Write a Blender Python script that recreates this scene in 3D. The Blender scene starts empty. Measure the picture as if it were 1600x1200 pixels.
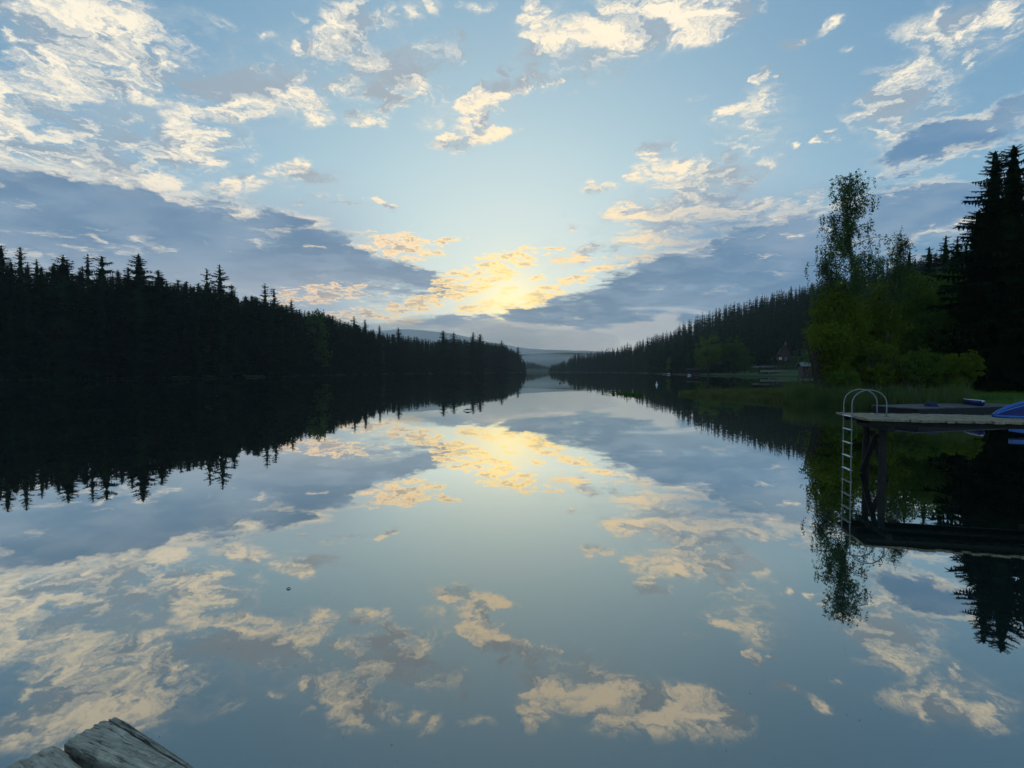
import bpy, bmesh, math, random
import numpy as np
from mathutils import Vector, Matrix, Euler
random.seed(7); RNG = np.random.default_rng(7)
scene = bpy.context.scene
COL = scene.collection
R = math.radians
CAM_Z = 2.1          # eye height over the lake, metres
F_PX = 800.0         # focal length in photograph pixels (90 degree wide angle)
PITCH = R(1.5)       # the phone looks slightly down
CP, SP = math.cos(PITCH), math.sin(PITCH)

def ray(px, py):
    a = (px - 800) / F_PX; b = (600 - py) / F_PX
    return Vector((a, CP + b * SP, b * CP - SP))

def at(px, py, Y):
    """photograph pixel at distance Y -> world point"""
    d = ray(px, py); return Vector((0, 0, CAM_Z)) + d * (Y / d.y)

def on_level(px, py, z=0.0):
    d = ray(px, py); return Vector((0, 0, CAM_Z)) + d * ((z - CAM_Z) / d.z)

def top_z(px, py, Y): return at(px, py, Y).z

def lin(r, g, b):
    f = lambda c: c / 12.92 if c <= 0.04045 else ((c + 0.055) / 1.055) ** 2.4
    return (f(r / 255), f(g / 255), f(b / 255))

# ------------------------------------------------------------------ camera
cam = bpy.data.cameras.new('camera'); cam_ob = bpy.data.objects.new('camera', cam); COL.objects.link(cam_ob)
cam_ob.location = (0, 0, CAM_Z); cam_ob.rotation_euler = (R(90) - PITCH, 0, 0)
cam.sensor_width = 36; cam.lens = 36 * F_PX / 1600
cam.clip_start = 0.05; cam.clip_end = 60000
scene.camera = cam_ob
scene.render.resolution_x = 1024; scene.render.resolution_y = 768
scene.view_settings.view_transform = 'Standard'; scene.view_settings.look = 'None'
scene.view_settings.exposure = 0.40; scene.view_settings.gamma = 1

# ------------------------------------------------------------------ node helper
class Sk:
    """a node socket with arithmetic"""
    def __init__(s, nt, out): s.nt = nt; s.o = out
    def _m(s, op, *a, clamp=False):
        n = s.nt.nodes.new('ShaderNodeMath'); n.operation = op; n.use_clamp = clamp
        for i, x in enumerate((s,) + a):
            if isinstance(x, Sk): s.nt.links.new(x.o, n.inputs[i])
            else: n.inputs[i].default_value = x
        return Sk(s.nt, n.outputs[0])
    def __add__(s, o): return s._m('ADD', o)
    __radd__ = __add__
    def __sub__(s, o): return s._m('SUBTRACT', o)
    def __rsub__(s, o): return s._m('MULTIPLY_ADD', -1.0, o)
    def __mul__(s, o): return s._m('MULTIPLY', o)
    __rmul__ = __mul__
    def __truediv__(s, o): return s._m('DIVIDE', o)
    def max(s, o): return s._m('MAXIMUM', o)
    def min(s, o): return s._m('MINIMUM', o)
    def sqrt(s): return s._m('SQRT')
    def exp(s): return s._m('EXPONENT')
    def pow(s, p): return s._m('POWER', p)
    def clamp(s): return s._m('ADD', 0.0, clamp=True)
    def smooth(s, a, b, lo=0.0, hi=1.0, kind='SMOOTHSTEP'):
        n = s.nt.nodes.new('ShaderNodeMapRange'); n.interpolation_type = kind
        s.nt.links.new(s.o, n.inputs['Value'])
        n.inputs['From Min'].default_value = a; n.inputs['From Max'].default_value = b
        n.inputs['To Min'].default_value = lo; n.inputs['To Max'].default_value = hi
        return Sk(s.nt, n.outputs['Result'])
    def ramp(s, a, b, lo=0.0, hi=1.0): return s.smooth(a, b, lo, hi, 'LINEAR')

class Nt:
    def __init__(s, nt): s.nt = nt
    def new(s, t, **kw):
        n = s.nt.nodes.new(t)
        for k, v in kw.items(): setattr(n, k, v)
        return n
    def put(s, inp, v):
        if isinstance(v, Sk): s.nt.links.new(v.o, inp)
        elif hasattr(v, 'is_output'): s.nt.links.new(v, inp)
        else:
            if hasattr(inp.default_value, '__len__') and len(inp.default_value) == 4 and len(v) == 3: v = (*v, 1)
            inp.default_value = v
    def vec(s, x, y, z=0.0):
        n = s.new('ShaderNodeCombineXYZ')
        for i, v in enumerate((x, y, z)): s.put(n.inputs[i], v)
        return Sk(s.nt, n.outputs[0])
    def sep(s, v):
        n = s.new('ShaderNodeSeparateXYZ'); s.put(n.inputs[0], v)
        return [Sk(s.nt, o) for o in n.outputs]
    def vm(s, op, a, b=None, scale=None):
        n = s.new('ShaderNodeVectorMath', operation=op); s.put(n.inputs[0], a)
        if b is not None: s.put(n.inputs[1], b)
        if scale is not None: s.put(n.inputs['Scale'], scale)
        return Sk(s.nt, n.outputs[1] if op in ('LENGTH', 'DOT_PRODUCT', 'DISTANCE') else n.outputs[0])
    def noise(s, v, scale, detail=4.0, rough=0.5, dist=0.0, color=False, dim='3D', lac=2.0):
        n = s.new('ShaderNodeTexNoise', noise_dimensions=dim); s.put(n.inputs['Vector'], v)
        n.inputs['Scale'].default_value = scale; n.inputs['Detail'].default_value = detail
        n.inputs['Roughness'].default_value = rough; n.inputs['Distortion'].default_value = dist
        n.inputs['Lacunarity'].default_value = lac
        return Sk(s.nt, n.outputs['Color' if color else 'Fac'])
    def mix(s, fac, a, b):
        n = s.new('ShaderNodeMix', data_type='RGBA')
        s.put(n.inputs['Factor'], fac); s.put(n.inputs[6], a); s.put(n.inputs[7], b)
        return Sk(s.nt, n.outputs[2])
    def add(s, fac, a, b):
        n = s.new('ShaderNodeMix', data_type='RGBA', blend_type='ADD')
        s.put(n.inputs['Factor'], fac); s.put(n.inputs[6], a); s.put(n.inputs[7], b)
        return Sk(s.nt, n.outputs[2])
# ------------------------------------------------------------------ sky
SUN_EL, SUN_PX, SUN_PY = R(7.3), 795, 476
world = bpy.data.worlds.new('World'); scene.world = world; world.use_nodes = True
wnt = world.node_tree; wnt.nodes.clear(); W = Nt(wnt)
D = Sk(wnt, W.new('ShaderNodeTexCoord').outputs['Generated'])
dx, dy, dz = W.sep(D)
yy = dy.max(0.12)
u = dx / yy; v = dz / yy
den = dz.max(0.0) + 0.10
P = W.vec(dx / den, dy / den)
# ragged edges: bend the layout coordinates with noise that lives on the cloud deck
wn = W.noise(P, 1.3, 2, 0.5, color=True, dim='2D')
wc = W.vm('SUBTRACT', wn, (0.5, 0.5, 0.5))
wn2 = W.noise(P, 5.0, 5, 0.62, color=True, dim='2D')
wc2 = W.vm('SUBTRACT', wn2, (0.5, 0.5, 0.5))
sq = v.smooth(0.0, 0.6, 0.35, 1.0)
wv = W.vm('ADD', W.vm('MULTIPLY', wc, (0.06, 0.04, 0.0)), W.vm('MULTIPLY', wc2, (0.15, 0.11, 0.0)))
wv = W.vm('SCALE', wv, scale=sq)
UV = W.vm('ADD', W.vec(u, v), wv)
UVn = W.vm('ADD', W.vec(u, v), W.vm('SCALE', wv, scale=0.5))
Pw = W.vm('ADD', W.vm('ADD', P, (15.1, 5.5, 0.0)), W.vm('SCALE', wc2, scale=0.30))

def blobs(lst, coord):
    acc = None
    for (cx, cy, rx, ry, ang, st) in lst:
        m = W.new('ShaderNodeMapping', vector_type='TEXTURE')
        W.put(m.inputs['Vector'], coord)
        d = ray(cx, cy); m.inputs['Location'].default_value = (d.x / d.y, d.z / d.y, 0)
        m.inputs['Rotation'].default_value = (0, 0, R(ang))
        m.inputs['Scale'].default_value = (rx * 1.35 / F_PX, ry * 1.35 / F_PX, 1)
        g = W.new('ShaderNodeTexGradient', gradient_type='SPHERICAL')
        wnt.links.new(m.outputs[0], g.inputs[0])
        t = Sk(wnt, g.outputs['Fac']) * st
        acc = t if acc is None else acc.max(t)
    return acc

FLUFF = [  # x, y, half width, half height, tilt, weight  (where each cloud stands, as seen from the jetty)
 (150,45,190,60,-8,1.0),(40,140,150,60,0,.9),(215,110,120,38,-8,1.0),(100,215,210,60,-14,1.0),(285,225,90,45,12,1.0),
 (200,265,110,45,-25,1.1),(20,235,110,60,-20,.9),(70,60,140,90,0,.75),(40,180,90,60,0,.8),
 (370,140,100,36,20,1.7),(455,150,55,38,-10,.9),(505,85,62,36,35,1.3),(540,35,55,45,30,1.05),(605,22,55,30,-10,1.0),(662,8,30,22,0,1),
 (645,100,70,32,8,1.3),(595,150,34,22,-25,.95),(535,120,38,26,20,.8),(475,180,50,16,5,.8),(560,185,34,12,-15,.8),(705,52,16,18,60,.8),
 (748,150,32,34,-50,1.3),(738,208,48,26,10,1.2),(772,178,16,38,0,1),(782,103,12,14,0,.7),(745,10,18,10,0,.7),
 (880,80,70,46,25,1.35),(985,40,110,46,14,1.35),(1095,22,85,38,22,1.6),(910,106,20,9,15,.9),(815,130,26,22,30,.95),(836,20,14,26,0,.9),
 (938,288,27,11,10,.95),(1050,272,62,20,6,1.1),(1128,245,30,20,40,.9),(1015,230,36,18,35,.65),
 (1005,338,66,20,-6,1.05),(1105,305,95,36,28,1.35),(1190,328,90,22,12,1.25),(960,378,100,15,22,1.05),(1050,355,110,25,18,1.0),
 (1030,395,80,14,10,1.0),(890,400,30,7,15,.8),(892,350,14,6,30,.6),
 (1247,58,28,12,18,.75),(1192,104,9,24,-25,.75),(1075,147,20,10,32,.7),(1134,180,24,13,10,.85),(1186,165,12,32,-10,.6),
 (1530,35,85,34,14,1.1),(1528,88,20,22,60,.9),(1402,120,60,26,48,.9),(1455,165,60,30,40,.9),(1300,35,35,15,20,.5),
 (1240,222,8,14,-35,.6),(1295,212,24,8,20,.75),(1265,290,30,8,20,.5),(1215,110,10,5,0,.5),(1345,80,18,8,30,.5),
 (430,278,95,15,4,1.0),(355,292,50,16,0,.8),(480,312,34,7,6,.85),(535,318,22,5,4,.75),(595,326,34,5,-4,.75),(385,240,22,13,0,.7),
 (420,110,60,20,15,.55),(560,110,70,50,0,.55),(690,140,60,50,0,.45),(1420,150,90,60,40,.65),(1080,290,120,60,25,.6),(1500,60,90,50,0,.55),(1180,190,90,50,30,.35),(960,60,170,60,15,.5),(410,58,18,9,0,.6),(470,20,14,8,0,.5)]
BANK = [   # heavy grey-blue cloud banks
 (-20,335,230,85,0,1.15),(150,335,190,62,-8,1.1),(320,372,210,72,-12,1.2),(470,402,180,52,-13,1.2),(600,430,110,28,-14,1.15),(665,447,60,16,-10,1.0),
 (1110,440,230,62,14,1.2),(1260,385,170,62,12,1.15),(1400,345,180,52,10,1.1),(1540,330,140,50,10,1.0),(960,475,150,36,12,1.2),(850,497,95,20,2,1.05),
 (1470,222,130,30,26,1.1),(1585,172,80,34,25,1.1),(1482,306,50,22,14,1.0),(1310,265,0.1,0.1,0,0),
 (230,425,260,40,-6,.8),(1200,455,260,60,10,1.1),(1010,500,150,30,6,1.1),(720,503,95,12,0,.9),(1000,520,120,22,0,.8),(70,300,150,45,-10,.9)]
GOLD = [   # small torn clouds lit from behind around the hidden sun
 (790,408,58,15,12,1.05),(845,398,30,8,20,.8),(730,430,55,10,8,1.0),(715,455,80,15,18,1.1),(660,474,75,12,12,1.0),(745,480,40,7,8,1.0),(845,462,36,13,22,1.1),
 (790,479,45,4,0,.95),(628,384,52,18,-8,1.05),(700,376,34,5,14,.85),(510,460,80,14,4,1.0),(560,492,55,12,5,.95),(620,500,36,9,0,.9),(905,432,60,8,20,.9),(835,436,16,5,10,.7),(800,452,12,4,10,.6)]
LOW = [    # pale stratus lying over the far valley
 (870,528,160,20,-6,1.3),(1000,528,120,22,4,1.3),(1035,506,30,14,30,1.0),(700,513,110,4,-3,.9),(760,535,120,10,0,.5)]

mF = blobs(FLUFF, UV); mB = blobs(BANK, UV); mG = blobs(GOLD, UVn); mL = blobs(LOW, UVn)

# distance from the hidden sun
sd = ray(SUN_PX, SUN_PY); su, sv = sd.x / sd.y, sd.z / sd.y
r2 = (u - su) * (u - su) + (v - sv) * (v - sv) * 1.25
rr = r2.sqrt()
near = (r2 * -16.0).exp()          # tight warm glow
wide = (r2 * -2.6).exp()           # broad pale glow

# clear sky: physical sky blended with the measured tint of this evening
skyt = W.new('ShaderNodeTexSky', sky_type='NISHITA', sun_disc=False, sun_elevation=SUN_EL, sun_rotation=0.0)
skyt.altitude = 500; skyt.air_density = 1.0; skyt.dust_density = 0.6; skyt.ozone_density = 2.0
nish = W.vm('SCALE', Sk(wnt, skyt.outputs[0]), scale=0.28)
blue = W.mix(dz.smooth(0.0, 0.55), lin(128, 167, 190), lin(94, 134, 165))
blue = W.mix(wide * 0.9, blue, lin(188, 208, 206))
blue = W.mix((r2 * -15.0).exp() * 0.42, blue, lin(216, 212, 188))
blue = W.mix((r2 * -220.0).exp() * 0.9, blue, lin(255, 234, 160))
back = dy.smooth(-0.3, 0.25)       # behind the viewer the physical sky takes over
clear = W.mix(back, nish, W.mix(0.05, blue, nish))

# fluffy broken clouds
n1 = W.noise(Pw, 5.4, 9, 0.67, dim='2D')
# the same noise a little nearer the sun: the differences shade each puff
px_, py_, _ = W.sep(P)
tos = W.vm('NORMALIZE', W.vec(px_ * -1.0, 4.2 - py_))
n2 = W.noise(W.vm('ADD', Pw, W.vm('SCALE', tos, scale=0.032)), 5.4, 6, 0.65, dim='2D')
m1 = W.noise(Pw, 3.0, 2, 0.5, dim='2D')
m2 = W.noise(W.vm('ADD', Pw, W.vm('SCALE', tos, scale=0.16)), 3.0, 2, 0.5, dim='2D')
lit = ((n1 - n2) * 2.6 + (m1 - m2) * 2.6 + 0.50).clamp()
n3 = W.noise(Pw, 13.0, 6, 0.68, dim='2D')
kF = (mF * 1.9).min(1.2)
dF = kF * 1.40 + (n1 - 0.5) * 6.0 + (m1 - 0.5) * 1.8 + (n3 - 0.5) * 1.6 - 0.62
aF = (dF.smooth(-0.1, 1.5) * 0.88 + dF.smooth(-1.4, 0.4) * 0.12) * mF.smooth(0.0, 0.25)
cream = W.mix(near, W.mix(wide, lin(236, 226, 204), lin(248, 224, 188)), lin(255, 214, 130))
grey = W.mix(wide, lin(132, 151, 167), lin(164, 167, 168))
mid = W.mix(wide, lin(186, 190, 188), lin(208, 202, 188))
L = (lit - 0.5) * 1.1 + (n3 - 0.5) * 2.6 + dF.smooth(0.9, 2.6) * -0.30 + 0.50
cF = W.mix(L.smooth(0.10, 0.50), grey, W.mix(L.smooth(0.45, 0.95), mid, cream))

# dark banks
nb = W.noise(Pw, 1.9, 8, 0.62, dim='2D')
kB = (mB * 2.0).min(1.2)
dB = kB * 1.15 + (nb - 0.5) * 3.0 - 0.44
aB = dB.smooth(-0.10, 0.85) * mB.smooth(0.0, 0.12)
bankc = W.mix(u.smooth(-1.0, 1.0), lin(96, 124, 152), lin(90, 126, 160))
bankc = W.mix((r2 * -3.5).exp() * 0.7, bankc, lin(90, 112, 132))
ns = W.noise(W.vec(u * 1.0, v * 3.0), 2.2, 6, 0.6, dim='2D')
bankc = W.mix(ns.smooth(0.40, 0.70) * 0.6, bankc, lin(134, 154, 172))
bankc = W.mix(((m1 - m2) * 3.0 + (nb - 0.5) * 1.2 + 0.15).clamp() * 0.6, bankc, lin(130, 150, 170))
rot = W.new('ShaderNodeMapping'); W.put(rot.inputs['Vector'], W.vec(u, v)); rot.inputs['Rotation'].default_value = (0, 0, R(-20)); rot.inputs['Scale'].default_value = (2.2, 11.0, 1)
sk = W.noise(Sk(wnt, rot.outputs[0]), 1.6, 6, 0.6, 0.4, dim='2D')
bankc = W.mix(sk.smooth(0.60, 0.74) * u.smooth(0.1, 0.3) * 0.8, bankc, lin(196, 200, 200))
# lower down the bank thins to a pale lilac
bankc = W.mix(v.smooth(0.26, 0.10) * u.smooth(0.0, -0.4) * 0.7, bankc, lin(176, 180, 186))
edge = (dB + (n1 - 0.5) * 2.4).smooth(0.0, 0.80)
up = (v - 0.17).smooth(0.0, 0.10)
cB = W.mix((edge + (1.0 - up) * 0.6).min(1.0), cream, bankc)

# gold-lit scraps
ng = W.noise(Pw, 8.0, 7, 0.66, dim='2D')
dG = (mG * 1.9).min(1.0) * 1.2 + (ng - 0.5) * 8.0 - 0.58
aG = dG.smooth(0.0, 0.6) * mG.smooth(0.0, 0.12)
cG = W.mix((r2 * -22.0).exp(), lin(252, 216, 172), lin(255, 218, 124))
cG = W.mix((dG.smooth(0.5, 1.5) - near * 0.5).clamp(), cG, lin(150, 150, 152))

# low valley stratus
nl = W.noise(W.vec(u, v * 2.5), 7.0, 6, 0.55, dim='2D')
aL = ((mL * 2.0).min(1.0) + (nl - 0.5) * 1.2 - 0.25).smooth(0.0, 0.7)
cL = W.mix((r2 * -14.0).exp(), lin(172, 177, 180), lin(198, 190, 178))

VEIL = [(90,150,260,190,-10,1.0),(420,130,150,90,15,.7),(640,90,120,70,0,.5),(930,60,180,70,15,.8),(1090,320,220,80,16,.8),(1430,140,130,90,40,.7),(750,180,60,60,0,.5),(430,285,130,40,0,.6),(1540,50,90,70,0,.6)]
mV = blobs(VEIL, UV)
aV = ((mV * 1.6).min(1.0) * 0.9 + (n1 - 0.5) * 2.2 - 0.25).smooth(0.0, 0.9) * 0.55
c = W.mix(aV, clear, W.mix(wide, lin(150, 168, 180), lin(186, 192, 190)))
c = W.mix(aF * 0.97, c, cF)
side = (u * u).smooth(0.02, 0.16) * v.smooth(0.40, 0.22)
c = W.mix(side * 0.85 * dy.smooth(0.0, 0.3), c, W.mix(u.smooth(-0.2, 0.2), lin(148, 160, 174), lin(94, 130, 162)))
c = W.mix(aB * 0.96, c, cB)
c = W.mix(aG * 0.95, c, W.vm('SCALE', cG, scale=(r2 * -60.0).exp() * 0.25 + 1.0))
# horizon air
c = W.mix((v * v * -420.0).exp() * 0.7, c, lin(140, 164, 176))
c = W.mix(aL * 0.85, c, cL)
bg = W.new('ShaderNodeBackground'); W.put(bg.inputs['Color'], c); bg.inputs['Strength'].default_value = 1.0
out = W.new('ShaderNodeOutputWorld'); wnt.links.new(bg.outputs[0], out.inputs['Surface'])
world.cycles.sampling_method = 'MANUAL'; world.cycles.sample_map_resolution = 512

sun = bpy.data.lights.new('sun', 'SUN'); sun.energy = 0.1; sun.angle = R(12); sun.color = (1.0, 0.82, 0.6)
sun_ob = bpy.data.objects.new('sun', sun); COL.objects.link(sun_ob)
sun_ob.rotation_euler = (R(90) - SUN_EL, 0, R(180))     # shines from straight ahead, low behind the clouds
sun_ob.location = (0, 300, 80)
sun_ob.visible_glossy = False      # the disc stays behind the cloud, so the lake mirrors cloud and not a disc
# ------------------------------------------------------------------ mesh tools
def np_mesh(name, V, F, smooth=False):
    """V (n,3) array, F (m,k) array of k-gons"""
    V = np.asarray(V, dtype=np.float32); F = np.asarray(F, dtype=np.int32)
    me = bpy.data.meshes.new(name)
    me.vertices.add(len(V)); me.vertices.foreach_set('co', V.ravel())
    k = F.shape[1]
    me.loops.add(F.size); me.loops.foreach_set('vertex_index', F.ravel())
    me.polygons.add(len(F)); me.polygons.foreach_set('loop_start', np.arange(0, F.size, k, dtype=np.int32))
    if smooth: me.polygons.foreach_set('use_smooth', np.ones(len(F), dtype=bool))
    me.update(calc_edges=True)
    return me

def link(name, me, mat=None, parent=None):
    o = bpy.data.objects.new(name, me); COL.objects.link(o)
    if mat is not None and not len(me.materials): me.materials.append(mat)
    if parent is not None: o.parent = parent
    return o

def tag(o, label=None, cat=None, group=None, kind=None):
    for k, v in (('label', label), ('category', cat), ('group', group), ('kind', kind)):
        if v: o[k] = v
    return o

def empty(name, loc=(0, 0, 0), rz=0.0):
    o = bpy.data.objects.new(name, None); COL.objects.link(o); o.location = loc; o.rotation_euler = (0, 0, rz)
    o.empty_display_size = 0.2
    return o

class MB:
    """collects simple solids into one mesh"""
    def __init__(s): s.bm = bmesh.new()
    def box(s, c, size, M=None, taper=None):
        r = bmesh.ops.create_cube(s.bm, size=1.0); vs = r['verts']
        for v in vs: v.co = Vector((v.co.x * size[0], v.co.y * size[1], v.co.z * size[2])) + Vector((0, 0, 0))
        if M is not None:
            for v in vs: v.co = M @ v.co
        for v in vs: v.co += Vector(c)
        return vs
    def beam(s, p, q, w, h, up=(0, 0, 1)):
        p, q = Vector(p), Vector(q); d = (q - p); L = d.length; d.normalize()
        x = d.cross(Vector(up)); x = x.normalized() if x.length > 1e-5 else Vector((1, 0, 0)); z = x.cross(d)
        M = Matrix((x, d, z)).transposed()
        return s.box((p + q) / 2, (w, L, h), M)
    def tube(s, pts, rad, n=8, cap=True):
        pts = [Vector(p) for p in pts]; rads = rad if hasattr(rad, '__len__') else [rad] * len(pts)
        rings = []; ref = None
        for i, p in enumerate(pts):
            t = (pts[min(i + 1, len(pts) - 1)] - pts[max(i - 1, 0)]).normalized()
            if ref is None: ref = t.orthogonal().normalized()
            ref = (ref - t * ref.dot(t)).normalized(); b = t.cross(ref)
            rings.append([s.bm.verts.new(p + (ref * math.cos(2 * math.pi * k / n) + b * math.sin(2 * math.pi * k / n)) * rads[i]) for k in range(n)])
        for a, b in zip(rings, rings[1:]):
            for k in range(n):
                f = s.bm.faces.new((a[k], a[(k + 1) % n], b[(k + 1) % n], b[k])); f.smooth = True
        if cap:
            s.bm.faces.new(rings[0][::-1]); s.bm.faces.new(rings[-1])
    def poly_prism(s, pts, z0, z1):
        lo = [s.bm.verts.new((p[0], p[1], z0)) for p in pts]; hi = [s.bm.verts.new((p[0], p[1], z1)) for p in pts]
        n = len(pts)
        s.bm.faces.new(hi); s.bm.faces.new(lo[::-1])
        for k in range(n): s.bm.faces.new((lo[k], lo[(k + 1) % n], hi[(k + 1) % n], hi[k]))
    def build(s, name, mat, parent=None, bevel=0.0):
        if bevel: bmesh.ops.bevel(s.bm, geom=s.bm.edges[:], offset=bevel, segments=2, profile=0.6, affect='EDGES')
        bmesh.ops.recalc_face_normals(s.bm, faces=s.bm.faces[:])
        me = bpy.data.meshes.new(name); s.bm.to_mesh(me); s.bm.free()
        return link(name, me, mat, parent)

def tubes_np(paths, n=5):
    """list of (points (k,3), radii (k,)) -> V, F quads"""
    Vs, Fs, base = [], [], 0
    ang = np.arange(n) * 2 * np.pi / n
    for P, Rr in paths:
        P = np.asarray(P, float); Rr = np.asarray(Rr, float); k = len(P)
        T = np.gradient(P, axis=0); T /= np.linalg.norm(T, axis=1, keepdims=True) + 1e-9
        ref = np.array([1.0, 0, 0]) if abs(T[0, 0]) < 0.8 else np.array([0, 1.0, 0])
        A = np.cross(T, ref); A /= np.linalg.norm(A, axis=1, keepdims=True) + 1e-9
        B = np.cross(T, A)
        V = P[:, None] + (A[:, None] * np.cos(ang)[None, :, None] + B[:, None] * np.sin(ang)[None, :, None]) * Rr[:, None, None]
        Vs.append(V.reshape(-1, 3))
        i = np.arange(k - 1)[:, None] * n; j = np.arange(n)[None]; j2 = (j + 1) % n
        Fs.append(np.stack([i + j, i + j2, i + n + j2, i + n + j], -1).reshape(-1, 4) + base); base += k * n
    return np.concatenate(Vs), np.concatenate(Fs)

# ------------------------------------------------------------------ materials
def new_mat(name):
    m = bpy.data.materials.new(name); m.use_nodes = True; m.node_tree.nodes.clear()
    return m, Nt(m.node_tree)

def finish(m, N, shader, disp=None):
    o = N.new('ShaderNodeOutputMaterial'); N.nt.links.new(shader, o.inputs['Surface'])
    return m

def bsdf(N, color, rough=0.8, metal=0.0, spec=0.3, bump=None, bstr=0.3, bdist=0.02, trans=None):
    b = N.new('ShaderNodeBsdfPrincipled'); N.put(b.inputs['Base Color'], color); N.put(b.inputs['Roughness'], rough)
    N.put(b.inputs['Metallic'], metal); b.inputs['Specular IOR Level'].default_value = spec
    if bump is not None:
        bn = N.new('ShaderNodeBump'); bn.inputs['Strength'].default_value = bstr; bn.inputs['Distance'].default_value = bdist
        N.put(bn.inputs['Height'], bump); N.nt.links.new(bn.outputs[0], b.inputs['Normal'])
    return b.outputs[0]

def tc(N, out='Object'): return Sk(N.nt, N.new('ShaderNodeTexCoord').outputs[out])

def plain(name, c, rough=0.6, metal=0.0, var=0.25, scale=6.0, bstr=0.2, spec=0.3):
    m, N = new_mat(name); n = N.noise(tc(N), scale, 5, 0.6)
    col = N.mix(n.ramp(0.3, 0.7), tuple(x * (1 - var) for x in c), tuple(min(1, x * (1 + var)) for x in c))
    return finish(m, N, bsdf(N, col, (n * 0.2 + (rough - 0.1)), metal, spec, n, bstr))

def leaf_mat(name, a, b, transl=0.35, scale=0.5):
    m, N = new_mat(name)
    oi = N.new('ShaderNodeObjectInfo'); rnd = Sk(N.nt, oi.outputs['Random'])
    n = N.noise(tc(N), scale, 4, 0.6)
    col = N.mix((n.ramp(0.32, 0.68) * 0.8 + rnd * 0.2).clamp(), a, b)
    d = N.new('ShaderNodeBsdfDiffuse'); N.put(d.inputs['Color'], col)
    if transl <= 0: return finish(m, N, d.outputs[0])
    t = N.new('ShaderNodeBsdfTranslucent'); N.put(t.inputs['Color'], col)
    x = N.new('ShaderNodeMixShader'); x.inputs[0].default_value = transl
    N.nt.links.new(d.outputs[0], x.inputs[1]); N.nt.links.new(t.outputs[0], x.inputs[2])
    return finish(m, N, x.outputs[0])

M = {}
M['needles'] = leaf_mat('spruce_needles', (0.006, 0.015, 0.007), (0.016, 0.034, 0.013), 0.0, 0.35)
M['needles_far'] = leaf_mat('forest_needles', (0.007, 0.017, 0.009), (0.018, 0.036, 0.015), 0.0, 0.03)
M['leaf_olive'] = leaf_mat('olive_leaves', (0.085, 0.125, 0.012), (0.150, 0.185, 0.022), 0.5, 0.45)
M['leaf_dark'] = leaf_mat('dark_leaves', (0.035, 0.080, 0.016), (0.075, 0.130, 0.024), 0.45, 0.45)
M['leaf_birch'] = leaf_mat('birch_leaves', (0.045, 0.095, 0.028), (0.095, 0.150, 0.038), 0.5, 0.6)
M['leaf_mid'] = leaf_mat('bank_leaves', (0.060, 0.115, 0.016), (0.110, 0.165, 0.024), 0.5, 0.3)
M['bark'] = plain('bark', (0.035, 0.028, 0.022), 0.9, scale=3.0)
m_, N_ = new_mat('birch_bark'); n_ = N_.noise(N_.vm('MULTIPLY', tc(N_), (2.0, 2.0, 9.0)), 1.5, 4, 0.6)
M['birch_bark'] = finish(m_, N_, bsdf(N_, N_.mix(n_.smooth(0.52, 0.62), (0.30, 0.29, 0.26), (0.03, 0.028, 0.025)), 0.8, bump=n_))
M['reed'] = leaf_mat('reed_blades', (0.055, 0.090, 0.028), (0.130, 0.150, 0.050), 0.4, 0.8)
M['grass'] = leaf_mat('grass_blades', (0.050, 0.066, 0.020), (0.150, 0.155, 0.055), 0.4, 0.9)
# ------------------------------------------------------------------ lake outline and terrain
LEFT = [(-60, -14), (-105, 20), (-122, 60), (-116, 85), (-110, 112), (-96, 126), (-84, 142), (-76, 160), (-84, 196), (-86, 222), (-78, 268), (-76, 320), (-62, 356), (-48, 372),
        (-30, 430), (-10, 488), (6, 530), (15, 560), (16, 575), (8, 600), (-30, 650), (-70, 760), (-40, 900), (30, 1010), (66, 1000)]
RIGHT = [(60, 860), (50, 720), (48, 690), (58, 640), (78, 560), (97, 500), (104, 420), (92, 310), (80, 235), (84, 207), (93, 197), (99, 176), (84, 142),
         (74, 124), (60, 96), (48, 72), (38, 56), (26, 51), (16, 47.5), (14.6, 45.2), (16.2, 37.5), (17.4, 32.0), (18.6, 28.6), (20.4, 25.6), (22.6, 22.6), (26.5, 19.6),
         (33, 16.5), (38, 8), (40, -14)]
LAKE = np.array(LEFT + RIGHT, float)

def lake_sd(P):
    """signed distance to the shoreline, positive on land"""
    P = np.asarray(P, float); A = LAKE; B = np.roll(LAKE, -1, axis=0)
    best = np.full(len(P), 1e18); inside = np.zeros(len(P), bool)
    for a, b in zip(A, B):
        ab = b - a; t = np.clip(((P - a) @ ab) / (ab @ ab), 0, 1)
        d = ((P - a - t[:, None] * ab) ** 2).sum(1); best = np.minimum(best, d)
        cond = (a[1] > P[:, 1]) != (b[1] > P[:, 1])
        with np.errstate(divide='ignore', invalid='ignore'):
            xi = a[0] + (P[:, 1] - a[1]) * ab[0] / ab[1]
        inside ^= cond & (P[:, 0] < xi)
    return np.sqrt(best) * np.where(inside, -1, 1)

def sstep(x, a, b):
    t = np.clip((x - a) / (b - a), 0, 1); return t * t * (3 - 2 * t)

def vnoise(P, scale, seed=0):
    """smooth value noise on a hashed lattice"""
    q = np.asarray(P, float)[:, :2] / scale + seed * 17.3; i = np.floor(q).astype(np.int64); f = q - i; f = f * f * (3 - 2 * f)
    h = lambda x, y: ((np.sin(x * 127.1 + y * 311.7 + seed * 74.7) * 43758.5453) % 1.0)
    a = h(i[:, 0], i[:, 1]); b = h(i[:, 0] + 1, i[:, 1]); c = h(i[:, 0], i[:, 1] + 1); d = h(i[:, 0] + 1, i[:, 1] + 1)
    return (a * (1 - f[:, 0]) + b * f[:, 0]) * (1 - f[:, 1]) + (c * (1 - f[:, 0]) + d * f[:, 0]) * f[:, 1]

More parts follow.
